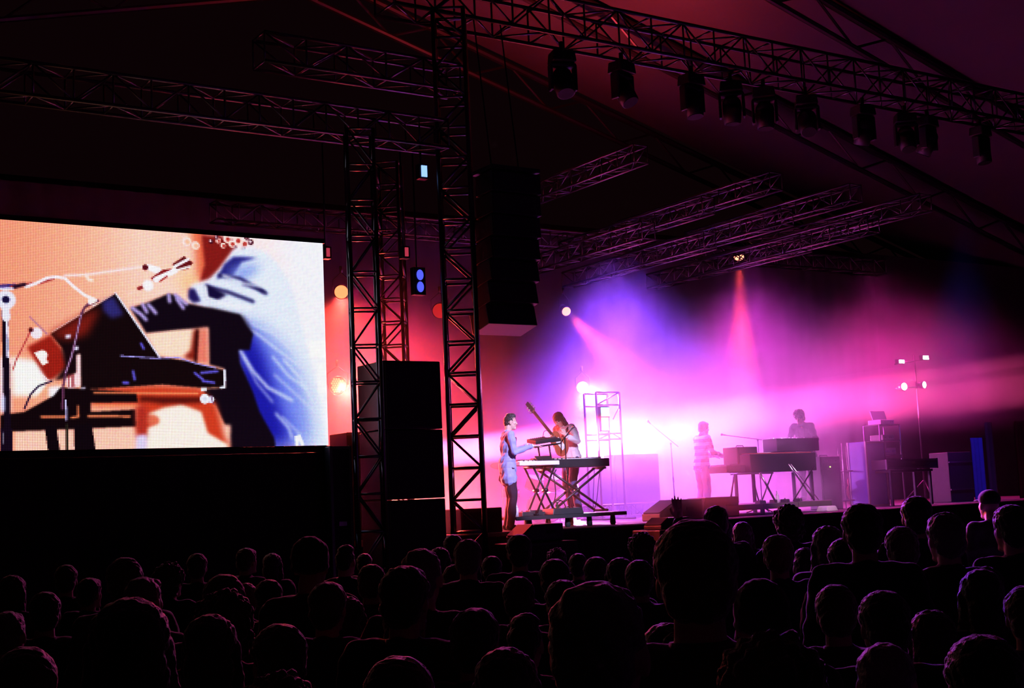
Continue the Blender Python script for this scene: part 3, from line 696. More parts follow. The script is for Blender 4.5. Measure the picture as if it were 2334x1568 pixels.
# subwoofers on the ground with dark wedges on top
for k, (xa, xb, yt, lb) in enumerate(((1172, 1266, 1195, 'dark monitor wedge at the stage lip in front of the man in the blue jacket'), (1487, 1552, 1180, 'small dark monitor wedge at the stage lip behind the raised hand'))):
    A_ = G(xa, 1235 if k == 0 else 1205, -.6); B_ = G(xb, 1235 if k == 0 else 1205, -.6); zt = G((xa + xb) / 2, yt, -.6).z
    zs = A_.z - .02; sb = thing('subwoofer', ['black subwoofer on the ground before the stage, left one', 'black subwoofer on the ground before the stage, right one'][k], 'loudspeaker', ((A_.x + B_.x) / 2, -.62, 0))
    MB().box((0, 0, zs / 2), (B_.x - A_.x + .3, .7, zs)).build('cabinet', M_BLK, sb, bevel=.015); MB().box((0, -.36, zs / 2), (B_.x - A_.x + .2, .02, zs - .1)).build('grille', M_FAB, sb)
    wedge('monitor_wedge', lb, ((A_.x + B_.x) / 2, -.6, zs + .003), B_.x - A_.x, .45, zt - zs, 0, group='monitor wedges', cut=.3)
def boxat(name, label, cat, x0, x1, yt, b, d, z0=DZ, m=M_BLK, grille=True, yref=None, group=None):
    A_ = G(x0, yt, b); B_ = G(x1, yt, b); h = A_.z * .5 + B_.z * .5 - z0
    t = thing(name, label, cat, ((A_.x + B_.x) / 2, b + d / 2, z0), 0, group)
    MB().box((0, 0, h / 2), (B_.x - A_.x, d, h)).build('cabinet', m, t, bevel=.012)
    if grille: MB().box((0, -d / 2 - .006, h / 2), (B_.x - A_.x - .06, .014, h - .06)).build('grille', M_FAB, t)
    return t, (B_.x - A_.x), h
boxat('side_fill', 'squat dark loudspeaker at the left stage corner beside the tower', 'loudspeaker', 1050, 1144, 1158, .25, .5)
a_ = G(1500, 1178, .7); b_ = G(1598, 1178, .7); z_ = G(1600, 1136, .7).z
wedge('monitor_wedge', 'large monitor wedge behind the raised hand, sloping to the left', ((a_.x + b_.x) / 2, .9, DZ), b_.x - a_.x, .5, z_ - DZ, group='monitor wedges')
a_ = G(1601, 1178, .8); b_ = G(1682, 1178, .8)
wedge('monitor_wedge', 'boxy monitor at the feet of the man in the striped jumper', ((a_.x + b_.x) / 2, 1.0, DZ), b_.x - a_.x, .5, z_ - DZ + .01, 0, group='monitor wedges', cut=.06)

# low rolling platform with the left keyboards
RT = DZ + .21
a_ = G(1172, 1186, .45); b_ = G(1424, 1180, .45)
pl = thing('rolling_platform', 'low platform on stubby legs carrying the left keyboards', 'platform', ((a_.x + b_.x) / 2, 1.15, DZ))
pw = b_.x - a_.x
for k in range(3): MB().box((pw * (k - 1) / 3, 0, .185), (pw / 3 - .01, 1.5, .045)).build('deck_board', M_DECK, pl, bevel=.005)
MB().box((0, -.755, .18), (pw, .02, .06)).build('edge_rail', M_ALU, pl)
for x in (-.34, .0, .2, .42):
    for y in (-.6, .6): MB().cap((pw * x, y, .035), (pw * x, y, .15), .05, .04).build('leg', M_RUB, pl, True)
PX = G(1290, 1186, .45)

def xstand(t, x0, x1, y0, y1, z0, z1, m, r=.018, pair=True):
    """X keyboard stand: crossing legs at two depths, top bars"""
    for y in ((y0, y1) if pair else (y0,)):
        MB().tube((x0, y, z0), (x1, y, z1), r).build('leg', m, t, True); MB().tube((x1, y + .03, z0), (x0, y + .03, z1), r).build('leg', m, t, True)
        MB().tube(((x0 + x1) / 2, y - .03, (z0 + z1) / 2), ((x0 + x1) / 2, y + .06, (z0 + z1) / 2), .035, None, 10).build('pivot', m, t, True)
    for x, z in ((x0, z0), (x1, z0), (x0, z1), (x1, z1)): MB().tube((x, y0 - .05, z), (x, y1 + .05, z), r * .9).build('crossbar', m, t, True)
def keyboard(name, label, cs, w, d, h, m=M_BLK, rot=0.0, keys=True, back=-1):
    """keyboard centred at stage point cs; back=-1: its back faces the crowd"""
    t = thing(name, label, 'keyboard', cs, rot)
    MB().box((0, 0, h / 2), (w, d, h)).build('body', m, t, bevel=.01)
    if keys:
        n = int(w / .0235) - 3; kw = (w - .12) / n; ky = -back * (d / 2 - .08)
        wk = MB(); bk = MB()
        for k in range(n):
            x = -w / 2 + .06 + kw * (k + .5); wk.box((x, ky, h + .008), (kw * .92, .14, .02))
            if k % 7 in (0, 1, 3, 4, 5): bk.box((x + kw / 2, ky + back * .03, h + .022), (kw * .5, .085, .014))
        wk.build('white_keys', M_WHT, t); bk.build('black_keys', M_BLK, t)
        for k in range(5): MB().tube((-w * .35 + k * .09, back * d * .3, h), (-w * .35 + k * .09, back * d * .3, h + .02), .012).build('knob', M_DARK, t)
    return t
kz = G(1290, 1066, .9)
# long stage piano
a_ = G(1214, 1068, .9); b_ = G(1384, 1058, .9)
zk = a_.z
keyboard('stage_piano', 'long dark stage piano on a big crossed stand, its back to the crowd', ((a_.x + b_.x) / 2, .98, zk), b_.x - a_.x, .3, .14)
t = thing('keyboard_stand', 'wide crossed stand under the long stage piano', 'stand', ((a_.x + b_.x) / 2, .98, RT))
w_ = (b_.x - a_.x) / 2; xstand(t, -w_ * .62, w_ * .86, -.12, .16, .03, zk - RT - .022, M_BLKM, .022)
# white keyboard at the left, on a narrower stand
a2 = G(1183, 1062, .55); b2 = G(1262, 1060, .55); zw = a2.z
keyboard('white_synthesizer', 'pale synthesizer between the man in the blue jacket and the stage piano', ((a2.x + b2.x) / 2, .6, zw), b2.x - a2.x + .1, .3, .07, M_WHT)
t = thing('keyboard_stand', 'narrow crossed stand under the pale synthesizer', 'stand', ((a2.x + b2.x) / 2 + .08, .6, RT))
xstand(t, -.18, .22, -.13, .13, .02, zw - RT - .02, M_BLKM, .018)
# upper tier with two machines
q = G(1240, 1016, .62); zt2 = q.z
t = thing('tier_stand', 'two-pole upper tier above the pale synthesizer', 'stand', (q.x, .62, zw + .07))
hh = zt2 - zw - .07
for x in (-.02, .2): MB().tube((x, .1, 0), (x - .03, .1, hh), .016).build('post', M_BLKM, t, True)
for y in (-.1, .12): MB().tube((-.26, y, hh - .03), (.26, y, hh + .03), .012).build('arm', M_BLKM, t, True)
MB().box((-.02, .1, .02), (.4, .25, .02)).build('base', M_BLKM, t)
R = Euler((.18, -.12, 0)).to_matrix()
def gadget(name, label, p, w, d, h, R, m, cat='instrument', knobs=8):
    t = thing(name, label, cat, p); t.rotation_euler = (t.rotation_euler.to_matrix() @ R).to_euler()
    MB().box((0, 0, h / 2), (w, d, h)).build('body', m, t, bevel=.008)
    for k in range(knobs): MB().tube((-w * .4 + w * .8 * k / max(1, knobs - 1), d * .25, h), (-w * .4 + w * .8 * k / max(1, knobs - 1), d * .25, h + .018), .009).build('knob', M_CHROME, t)
    if name != 'bottle': MB().box((-w * .1, -d * .15, h + .003), (w * .6, d * .35, .005)).build('pad_panel', M_DARK, t)
    return t
gadget('sampler', 'dark sampler box tilted on the upper tier under the pianist hands', (q.x - .08, .62, zt2 + .055), .34, .26, .06, R, M_BLK)
gadget('drum_machine', 'small drum machine with cables on the upper tier', (q.x + .2, .66, zt2 + .075), .2, .22, .05, R, M_DARK)
q = G(1238, 1048, .62); gadget('music_tablet', 'dark tilted tablet below the upper tier', (q.x, .6, q.z), .30, .16, .02, Euler((.75, 0, 0)).to_matrix(), M_BLK, 'tablet', 0)
def mic_stand(label, base, pts, tip, m=M_BLKM, group='microphone stands'):
    """pts: stage points from top of the pole along the boom; tip: direction end of the microphone"""
    t = thing('microphone_stand', label, 'microphone stand', base, 0, group); B = Vector(base)
    top = Vector(pts[0]) - B
    MB().tube((0, 0, .02), top, .011).build('pole', m, t, True)
    MB().tube((0, 0, .02 + top.z * .45), Vector((0, 0, .02)) + top * .52, .016).build('clutch', m, t, True)
    for k in range(3): MB().tube((0, 0, .12), (.32 * math.cos(k * 2.09 + .4), .32 * math.sin(k * 2.09 + .4), .012), .01).build('leg', m, t, True)
    e = [Vector(p) - B for p in pts[1:]]
    if len(e) > 1: MB().tube(e[0], e[-1], .008).build('boom', m, t, True); MB().ell(top, (.022,) * 3, None, 8, 6).build('joint', m, t, True)
    d = (Vector(tip) - B - e[-1])
    mc = MB().cap(e[-1], e[-1] + d * .72, .011, .017).build('microphone', M_DARK, t, True); MB().ell(e[-1] + d * .86, (.027,) * 3, None, 12, 8).build('windscreen', M_CHROME, mc, True)
    return t
def g3(x, y, b): q = G(x, y, b); return (q.x, q.y, q.z)
bb = .95; q = G(1292, 1050, bb)
mic_stand('microphone stand rising from the stage piano in front of the guitarist', (q.x, bb, RT), [g3(1287, 998, bb), g3(1285, 999, bb), g3(1301, 980, bb)], g3(1308, 972, bb))
q = GZ(1539, 1150, DZ); bb = 3.4; q = G(1538, 1140, bb)
mic_stand('boom microphone stand alone at the middle of the stage', (q.x, bb, DZ), [g3(1529, 1011, bb), g3(1546, 1018, bb), g3(1482, 966, bb)], g3(1475, 958, bb))
bb = 2.2; q = G(1728, 1010, bb)
mic_stand('microphone boom reaching left to the man in the striped jumper', (q.x, bb, DZ), [g3(1727, 1003, bb), g3(1748, 1004, bb), g3(1655, 992, bb)], g3(1643, 990, bb))
# pedals, bottles and cables on the platform
def bottle(label, p, col, h=.22):
    t = thing('bottle', label, 'bottle', p)
    M = mat('bottle_glass', col, .15, 0, .1, 20, 0, 0, .5)
    MB().tube((0, 0, 0), (0, 0, h * .62), .033, .033, 14).tube((0, 0, h * .62), (0, 0, h * .8), .033, .013, 14).tube((0, 0, h * .8), (0, 0, h * .95), .013, .013, 10).build('body', M, t, True)
    MB().tube((0, 0, h * .94), (0, 0, h), .016, .016, 10).build('cap', M_WHT, t)
bx = lambda x, b: G(x, 1180, b).x
bottle('pale bottle at the foot of the man in the blue jacket', (bx(1178, .55), .55, RT), (.7, .7, .8))
bottle('blue plastic bottle among the pedals under the stage piano', (bx(1259, .7), .7, RT), (.1, .12, .6))
bottle('dark bottle beside the blue bottle on the platform', (bx(1271, .72), .72, RT), (.03, .05, .03))
bottle('white bottle beside the chrome stand legs of the right keyboards', (bx(1775, 1.0), 1.0, DZ + .2), (.75, .72, .8))
for k, (x, b, w, d, h, lb) in enumerate(((1197, .6, .22, .18, .07, 'left dark effects pedal beside the pale bottle'), (1218, .62, .26, .16, .09, 'dark effects pedal under the narrow stand'), (1236, .7, .14, .14, .06, 'small effects pedal between the stand legs'), (1283, .55, .62, .34, .1, 'wide dark pedalboard at the middle of the platform'), (1252, .9, .2, .14, .06, 'effects pedal behind the bottles'))):
    t = thing('effects_pedal', lb, 'pedal', (bx(x, b), b, RT), 0, 'effects pedals on the platform')
    MB().box((0, 0, h / 2), (w, d, h), None, .9).build('body', M_BLK if k != 2 else M_DARK, t, bevel=.008)
    for j in range(4 if w > .5 else 2): MB().tube((-w * .35 + w * .7 * j / (3 if w > .5 else 1), -.03, h), (-w * .35 + w * .7 * j / (3 if w > .5 else 1), -.03, h + .02), .014).build('switch', M_CHROME, t)
def cable(label, pts, r=.008, m=M_RUB):
    P = [Vector(p) for p in pts]; out = []
    for i in range(len(P) - 1):
        p0, p1, p2, p3 = P[max(i - 1, 0)], P[i], P[i + 1], P[min(i + 2, len(P) - 1)]
        for k in range(8):
            f = k / 8; out.append(.5 * ((2 * p1) + (p2 - p0) * f + (2 * p0 - 5 * p1 + 4 * p2 - p3) * f * f + (3 * p1 - p0 - 3 * p2 + p3) * f ** 3))
    out.append(P[-1]); o = MB().path(out, r).build('cable', m, None, True); placed(o); tag(o, label, 'cable', 'cables')
cable('black cable hanging from the stage piano to the platform', [g3(1268, 1070, .8), g3(1262, 1085, .8), g3(1265, 1105, .8), g3(1266, 1130, .8), g3(1258, 1160, .8)], .009)
cable('looped black cable over the bottles on the platform', [g3(1256, 1165, .7), g3(1262, 1146, .7), g3(1276, 1140, .7), g3(1287, 1150, .7), g3(1291, 1168, .7)], .009)
cable('second looped cable beside the dark bottle', [g3(1272, 1165, .72), g3(1272, 1146, .72), g3(1282, 1142, .72), g3(1290, 1155, .72), g3(1300, 1170, .72)], .007)
cable('thin cable drooping under the right end of the stage piano', [g3(1367, 1066, 1.1), g3(1364, 1100, 1.1), g3(1360, 1140, 1.1), g3(1352, 1170, 1.1)], .006)
cable('thin cable arching over the sampler on the upper tier', [g3(1237, 1003, .7), g3(1240, 984, .7), g3(1250, 982, .7), g3(1260, 990, .7), g3(1262, 1003, .7)], .006)
cable('thin cable next to the drooping one under the stage piano', [g3(1355, 1066, 1.1), g3(1353, 1110, 1.1), g3(1352, 1150, 1.1), g3(1356, 1172, 1.1)], .005)

# drum kit upstage left, behind the keyboards
def drum(name, parent, c, r, h, axis, m, rim=M_CHROME, head=M_WHT):
    c = Vector(c); ax = Vector(axis).normalized() * h / 2
    sh = MB().tube(c - ax, c + ax, r, r, 24).build(name, m, parent, True)
    for s_ in (-1, 1):
        e = c + ax * s_
        MB().tube(e - ax.normalized() * .012, e + ax.normalized() * .012, r * 1.03, r * 1.03, 24).build('rim', rim, sh, True)
        MB().tube(e, e + ax.normalized() * .016 * s_, r * .97, r * .97, 24).build('drumhead', head, sh)
q = G(1240, 1120, 4.6)
M_DRUM = mat('drum_lacquer', (.45, .40, .42), .25, .1, .1, 10, 0, 0, .5)
dk = thing('drum_kit', 'pale drum kit upstage behind the left keyboards', 'drum kit', (q.x, 4.6, DZ))
drum('bass_drum', dk, (0, 0, .3), .29, .4, (0, 1, 0), M_DRUM)
drum('tom', dk, (-.22, .0, .78), .17, .22, (.1, -.4, 1), M_DRUM); drum('tom', dk, (.22, 0, .78), .17, .22, (-.1, -.4, 1), M_DRUM)
drum('floor_tom', dk, (.62, .35, .42), .22, .38, (0, 0, 1), M_DRUM); drum('snare', dk, (-.5, .45, .6), .18, .14, (0, 0, 1), M_DRUM)
for (x, y, z, r, tx) in ((-.85, .2, 1.15, .22, .2), (-.45, .5, 1.32, .24, -.1), (.55, .45, 1.28, .26, .2), (1.0, .3, 1.1, .2, -.2)):
    MB().tube((x, y, 0), (x, y, z), .014).build('cymbal_stand', M_CHROME, dk, True)
    R = Euler((-.25, tx, 0)).to_matrix(); MB().add(*(lambda mb: (mb.v, mb.f))(MB().ell((0, 0, 0), (r, r, .012), R, 24, 6))).build('cymbal', mat('cymbal_bronze', (.7, .5, .2), .25, 1, .1, 10), dk, True, loc=(x, y, z))
for x, y in ((-.6, .3), (-.4, .6), (.5, .2), (.8, .5)): MB().tube((x, y, 0), (x, y, .3), .012).build('leg', M_CHROME, dk, True)
# backline amplifiers in the haze
def amp(label, x0, x1, yt, b, z0=DZ, d=.35):
    t, w, h = boxat('amplifier', label, 'amplifier', x0, x1, yt, b, d, z0, M_BLK, True, None, 'backline amplifiers')
    MB().box((0, -d / 2 - .016, h - .09), (w - .08, .012, .09)).build('control_panel', M_DARK, t)
    for k in range(6): MB().tube((-w * .36 + w * .14 * k, -d / 2 - .02, h - .09), (-w * .36 + w * .14 * k, -d / 2 - .045, h - .09), .014).build('knob', M_CHROME, t)
    MB().path([(-.12, 0, h), (-.1, 0, h + .03), (.1, 0, h + .03), (.12, 0, h)], .01).build('handle', M_RUB, t, True)
    return t
amp('hazy amplifier cabinet left of the lone microphone stand', 1398, 1500, 1035, 5.6)
amp('hazy amplifier just right of the lit LED frame', 1338, 1392, 1062, 5.4)
a_ = G(1322, 1160, 4.4); b_ = G(1560, 1150, 4.4)
truss('floor_truss', 'bright low truss lying across the stage floor behind the keyboards', (a_.x, 4.4, DZ + .16), b_.x - a_.x, 's', .24, .3, 0, .022, .010)

# right-hand keyboards
R2 = DZ + .2
a_ = G(1640, 1160, .9); b_ = G(1880, 1160, .9)
pl = thing('riser', 'low dark riser carrying the right-hand keyboards', 'platform', ((a_.x + b_.x) / 2, 1.75, DZ)); rw = b_.x - a_.x
for k in range(3): MB().box((rw * (k - 1) / 3, 0, .15), (rw / 3 - .01, 2.1, .1)).build('deck_board', M_DECK, pl, bevel=.005)
for x in (-.48, -.16, .16, .48):
    for y in (-1, 1): MB().box((rw * x, y, .05), (.06, .06, .1)).build('leg', M_DARK, pl)
def blk(name, label, cat, x0, x1, yt, yb, b, d, m=M_BLK, extra=None):
    A_ = G(x0, yb, b); B_ = G(x1, yb - (x1 - x0) * .05, b); zt = G((x0 + x1) / 2, yt, b).z
    zb = (A_.z + B_.z) / 2
    t = thing(name, label, cat, ((A_.x + B_.x) / 2, b + d / 2, zb)); w = B_.x - A_.x; h = zt - zb
    MB().box((0, 0, h / 2), (w, d, h)).build('body', m, t, bevel=.012)
    return t, w, h
t, w, h = blk('electric_organ', 'big dark electric organ in front of the grey-haired keyboard player', 'keyboard', 1712, 1862, 1033, 1078, 1.2, .6)
MB().box((0, .02, h + .01), (w * .94, .5, .02)).build('top_board', M_WOOD, t); 
for y in (.1, .22): MB().box((0, y, h + .03), (w * .8, .1, .02)).build('keys', M_WHT, t)
for x in (-w * .44, w * .44):
    for y in (-.24, .24): MB().box((x, y, -(G(1790, 1078, 1.2).z - R2) / 2 - .012), (.05, .05, G(1790, 1078, 1.2).z - R2 - .01)).build('leg', M_BLKM, t)
t, w, h = blk('synthesizer', 'dark synthesizer on top of the organ hiding the player below the chest', 'keyboard', 1772, 1868, 998, 1030, 1.35, .4)
for k in range(10): MB().tube((-w * .4 + w * .09 * k, .08, h), (-w * .4 + w * .09 * k, .08, h + .02), .012).build('knob', M_CHROME, t)
t, w, h = blk('amplifier', 'square dark amplifier left of the organ, facing the striped jumper', 'amplifier', 1682, 1728, 1018, 1058, 1.5, .4)
MB().box((0, -.21, h / 2), (w - .06, .014, h - .06)).build('grille', M_FAB, t); MB().path([(-.1, 0, h), (-.08, 0, h + .03), (.08, 0, h + .03), (.1, 0, h)], .01).build('handle', M_RUB, t, True)
t, w, h = blk('electric_piano', 'low electric piano under the square amplifier, keys towards the striped jumper', 'keyboard', 1657, 1762, 1059, 1078, 1.35, .5)
MB().box((-w / 2 + .07, 0, h + .01), (.1, .42, .02)).build('keys', M_WHT, t)
def leg2(t, a, b_, B, r=.016, m=M_CHROME):
    B = Vector(B); MB().tube(Vector(a) - B, Vector(b_) - B, r).build('leg', m, t, True)
B = (G(1715, 1160, 1.1).x, 1.2, R2)
t = thing('chrome_stand', 'chrome-legged stand under the electric piano, splayed legs shining', 'stand', B)
leg2(t, g3(1673, 1082, 1.0), (G(1663, 1140, 1.0).x, 1.0, R2 + .015), B, .018); leg2(t, g3(1732, 1078, .75), (G(1769, 1158, .75).x, .75, DZ + .22), B, .02)
leg2(t, g3(1713, 1078, 1.3), (G(1730, 1140, 1.3).x, 1.3, R2 + .015), B, .014, M_ALU); leg2(t, g3(1760, 1078, 1.3), (G(1735, 1140, 1.3).x, 1.3, R2 + .015), B, .014, M_ALU)
MB().tube(Vector(g3(1665, 1081, 1.2)) - Vector(B), Vector(g3(1762, 1078, 1.2)) - Vector(B), .015).build('top_rail', M_CHROME, t, True)
B = (G(1830, 1150, 1.0).x, 1.0, R2)
t = thing('chrome_stand', 'diagonal chrome stand leg pair right of the organ', 'stand', B)
leg2(t, g3(1797, 1058, 1.0), g3(1836, 1112, 1.0), B, .016); leg2(t, g3(1836, 1112, 1.0), (G(1856, 1142, 1.0).x, 1.0, R2 + .015), B, .02, M_ALU); leg2(t, g3(1802, 1058, 1.15), (G(1866, 1146, 1.15).x, 1.15, R2 + .015), B, .012)
leg2(t, g3(1856, 1062, 1.0), (G(1808, 1142, 1.0).x, 1.0, R2 + .015), B, .014, M_BLKM)
for k, (x, b, lb) in enumerate(((1756, .72, 'small pedal below the chrome stand leg'), (1788, .8, 'cluster pedal beside the white bottle, right keyboards'), (1812, .75, 'dark pedal at the middle of the right riser'), (1842, .8, 'dark pedal under the diagonal chrome stand'))):
    t = thing('effects_pedal', lb, 'pedal', (G(x, 1155, b).x, b + .25, R2), .2 * k, 'effects pedals on the right riser')
    MB().box((0, 0, .03), (.16, .14, .06), None, .9).build('body', M_DARK, t, bevel=.008); MB().tube((0, 0, .06), (0, 0, .08), .014).build('switch', M_CHROME, t)
q = G(1889, 1150, .4)
t = thing('setlist_tray', 'pale pink-lit tray lying at the stage edge right of the riser', 'tray', (q.x, .45, DZ)); MB().box((0, 0, .05), (.3, .3, .1), None, .8).build('body', M_PAPER, t, bevel=.02)
# backline at the right
t = amp('dark amplifier with a green light right of the organ', 1868, 1914, 1040, 1.6)
MB().ell((-.05, -.215, (t.children[0].bound_box[1][2]) * .8), (.012,) * 3, None, 8, 6).build('indicator', emat('green_led', (.5, 1, .1), 6), t)
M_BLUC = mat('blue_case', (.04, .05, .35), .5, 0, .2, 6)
def crate(name, label, cat, x0, x1, yt, b, d, m, z0=DZ):
    t, w, h = boxat(name, label, cat, x0, x1, yt, b, d, z0, m, False)
    for x in (-1, 1):
        for y in (-1, 1): MB().box((x * (w / 2 - .012), y * (d / 2 - .012), h / 2), (.04, .04, h + .01)).build('corner_strip', M_ALU, t)
        for z in (.02, h - .02): MB().box((0, x * (d / 2), z), (w, .02, .04)).build('edge_strip', M_ALU, t)
    MB().box((0, -d / 2 - .012, h * .6), (.12, .02, .06)).build('latch', M_CHROME, t)
    return t
crate('tall_case', 'tall blue-lit case standing right of the guitar rack', 'flight case', 1972, 2016, 1006, 1.6, .5, M_BLUC)
crate('flight_case', 'long dark flight case with shining edges at the right of the stage', 'flight case', 2020, 2136, 1046, 1.2, .5, M_BLK, G(2078, 1068, 1.2).z)
q = G(2078, 1068, 1.2)
t = thing('case_trolley', 'dark trolley under the long flight case', 'trolley', (q.x, 1.45, DZ))
MB().box((0, 0, q.z - DZ - .04), (1.3, .5, .05)).build('deck_board', M_BLK, t)
for x in (-.6, .6):
    for y in (-.2, .2): MB().box((x, y, (q.z - DZ) / 2 - .03), (.05, .05, q.z - DZ - .06)).build('leg', M_BLKM, t)
def rack_table(label, x0, x1, yt, b):
    A_ = G(x0, yt, b); B_ = G(x1, yt, b); h = A_.z - DZ; w = B_.x - A_.x
    t = thing('equipment_rack', label, 'rack', ((A_.x + B_.x) / 2, b + .25, DZ))
    for x in (-w / 2, w / 2):
        for y in (-.22, .22): MB().tube((x, y, 0), (x, y, h), .016).build('upright', M_ALU, t, True)
    for z in (h * .62, h * .8, h): MB().box((0, 0, z), (w + .02, .46, .025)).build('shelf', M_DARK, t)
    return t, (A_.x + B_.x) / 2, b + .25, h
t, cx, cb, h = rack_table('equipment rack of three shelves lit blue behind the flight case', 2006, 2052, 968, 2.2)
for k, (z, w, hh, lb) in enumerate(((h, .42, .10, 'pale blue mixer on top of the equipment rack'), (h * .8, .36, .12, 'rack unit on the middle shelf of the equipment rack'), (h * .62, .4, .14, 'rack unit on the lowest shelf of the equipment rack'))):
    t = thing('rack_unit', lb, 'mixer', (cx, cb, DZ + z + .014)); MB().box((0, 0, hh / 2), (w, .36, hh)).build('body', M_WHT if k == 0 else M_ALU, t, bevel=.01)
    for j in range(5): MB().tube((-w * .35 + j * w * .17, -.18, hh / 2), (-w * .35 + j * w * .17, -.2, hh / 2), .012).build('knob', M_CHROME, t)
t = thing('mixer_lid', 'pale blue raised lid above the mixer on the equipment rack', 'lid', (cx + .1, cb + .15, DZ + h + .125)); MB().box((0, 0, .1), (.45, .02, .2), Euler((-.3, 0, 0)).to_matrix()).build('panel', M_WHT, t)
# guitar rack of thin stands
B = (G(1945, 1100, 2.0).x, 2.0, DZ); t = thing('guitar_rack', 'dark rack of thin uprights between the amplifier and the tall case', 'rack', B)
for k, x in enumerate((1918, 1930, 1944, 1956, 1966)):
    p = G(x, 1010 + 6 * (k % 3), 2.0); MB().tube((p.x - B[0], 0, 0), (p.x - B[0], .02 * k, p.z - DZ), .012).build('upright', M_BLKM if k % 2 else M_ALU, t, True)
for z in (.15, .75): MB().tube((G(1914, 1050, 2).x - B[0], 0, z), (G(1970, 1050, 2).x - B[0], 0, z), .014).build('rail', M_BLKM, t, True)
for k, x in enumerate((1926, 1950)):
    p = G(x, 1040, 2.0)
    t = thing('guitar', ['dark electric guitar in the thin rack, left one', 'dark electric guitar in the thin rack, right one'][k], 'guitar', (p.x, 2.18, DZ + .16), 0, 'guitars in the rack')
    MB().ell((0, 0, .16), (.15, .03, .18), None, 16, 8).ell((0, 0, .36), (.11, .028, .12), None, 16, 8).build('body', M_WOOD if k else M_BLK, t, True)
    MB().box((0, -.02, .68), (.045, .02, .55)).build('neck', M_NECK, t); MB().box((0, -.01, 1.0), (.07, .018, .16), None, .7).build('headstock', M_BLK, t, bevel=.005)
# right wing: hanging cloths
def strip(label, x0, x1, yt, yb, b, m, name='wing_curtain'):
    A_ = G(x0, yt, b); B_ = G(x1, yt, b)
    zb = max(DZ, G((x0 + x1) / 2, yb, b).z)
    o = drape(name, A_.x, B_.x, b, zb, A_.z, m, label, 'curtain', amp=.02, per=.12); return o
M_BLUD = mat('blue_cloth', (.10, .09, .50), .9, 0, .2, 6, .3); M_REDD = mat('dark_red_cloth', (.10, .03, .05), .9, 0, .2, 6, .3)
strip('narrow blue-lit cloth hanging at the right wing of the stage', 2212, 2240, 998, 1160, 1.0, M_BLUD)
strip('dark red cloth beside the blue one at the right wing', 2243, 2262, 962, 1150, 1.3, M_REDD)
strip('rightmost dark red cloth at the frame edge', 2310, 2332, 960, 1150, 1.3, M_REDD)
t, w, h = boxat('flight_case', 'dark case behind the blue cloth with two dull shelf edges', 'flight case', 2160, 2212, 1030, 1.4, .5, DZ, M_BLK, False)
for z in (h * .25, h * .8): MB().box((0, -.26, z), (w, .02, .03)).build('edge_strip', M_ALU, t)
# left wing: cases beside the screen, cable barrier
t = crate('flight_case', 'dark flight case beside the screen edge with a pink-lit lid rim', 'flight case', 752, 799, 1017, -.2, .5, M_BLK, .02)
t, w, h = boxat('flight_case', 'large dark case in the left wing behind the near tower', 'flight case', 790, 872, 985, .6, .6, DZ, M_BLK, False)
MB().box((0, -.31, h - .02), (w, .02, .04)).build('edge_strip', M_DARK, t)
# ------------------------------------------------------------------ people
def V(*a): return Vector(a)
def hand(mb, wr, d, nrm, curl=.35, spread=.10, side=1, k=1.0):
    """palm, four unequal fingers with two bends and a thumb leaving the palm's side"""
    d = d.normalized(); nrm = (nrm - d * nrm.dot(d)).normalized(); ac = d.cross(nrm).normalized() * side
    mb.cap(wr, wr + d * .03 * k, .026 * k, .028 * k)
    for o in (-.026, -.009, .009, .026): mb.cap(wr + d * .02 * k + ac * o * .75 * k, wr + d * .076 * k + ac * o * k, .015 * k, .0125 * k, 8)
    for o, L in zip((-.031, -.0105, .0105, .030), (.058, .072, .080, .070)):
        b = wr + d * .078 * k + ac * o * k; dd = (d + ac * o / .03 * spread).normalized(); p = b
        for seg, fr in ((.45, .35), (.30, 1.0), (.25, 1.7)):
            a = curl * fr; q = p + (dd * math.cos(a) + nrm * math.sin(a)) * L * seg * k * 1.18
            mb.cap(p, q, .0090 * k, .0083 * k if seg > .26 else .0070 * k, 8); p = q
    b = wr + d * .03 * k + ac * .028 * k; p = b + (ac * .75 + d * .65 + nrm * .2).normalized() * .042 * k; q = p + (ac * .35 + d * .9 + nrm * .3).normalized() * .034 * k
    mb.cap(b, p, .015 * k, .0115 * k, 8); mb.cap(p, q, .0115 * k, .009 * k, 8)

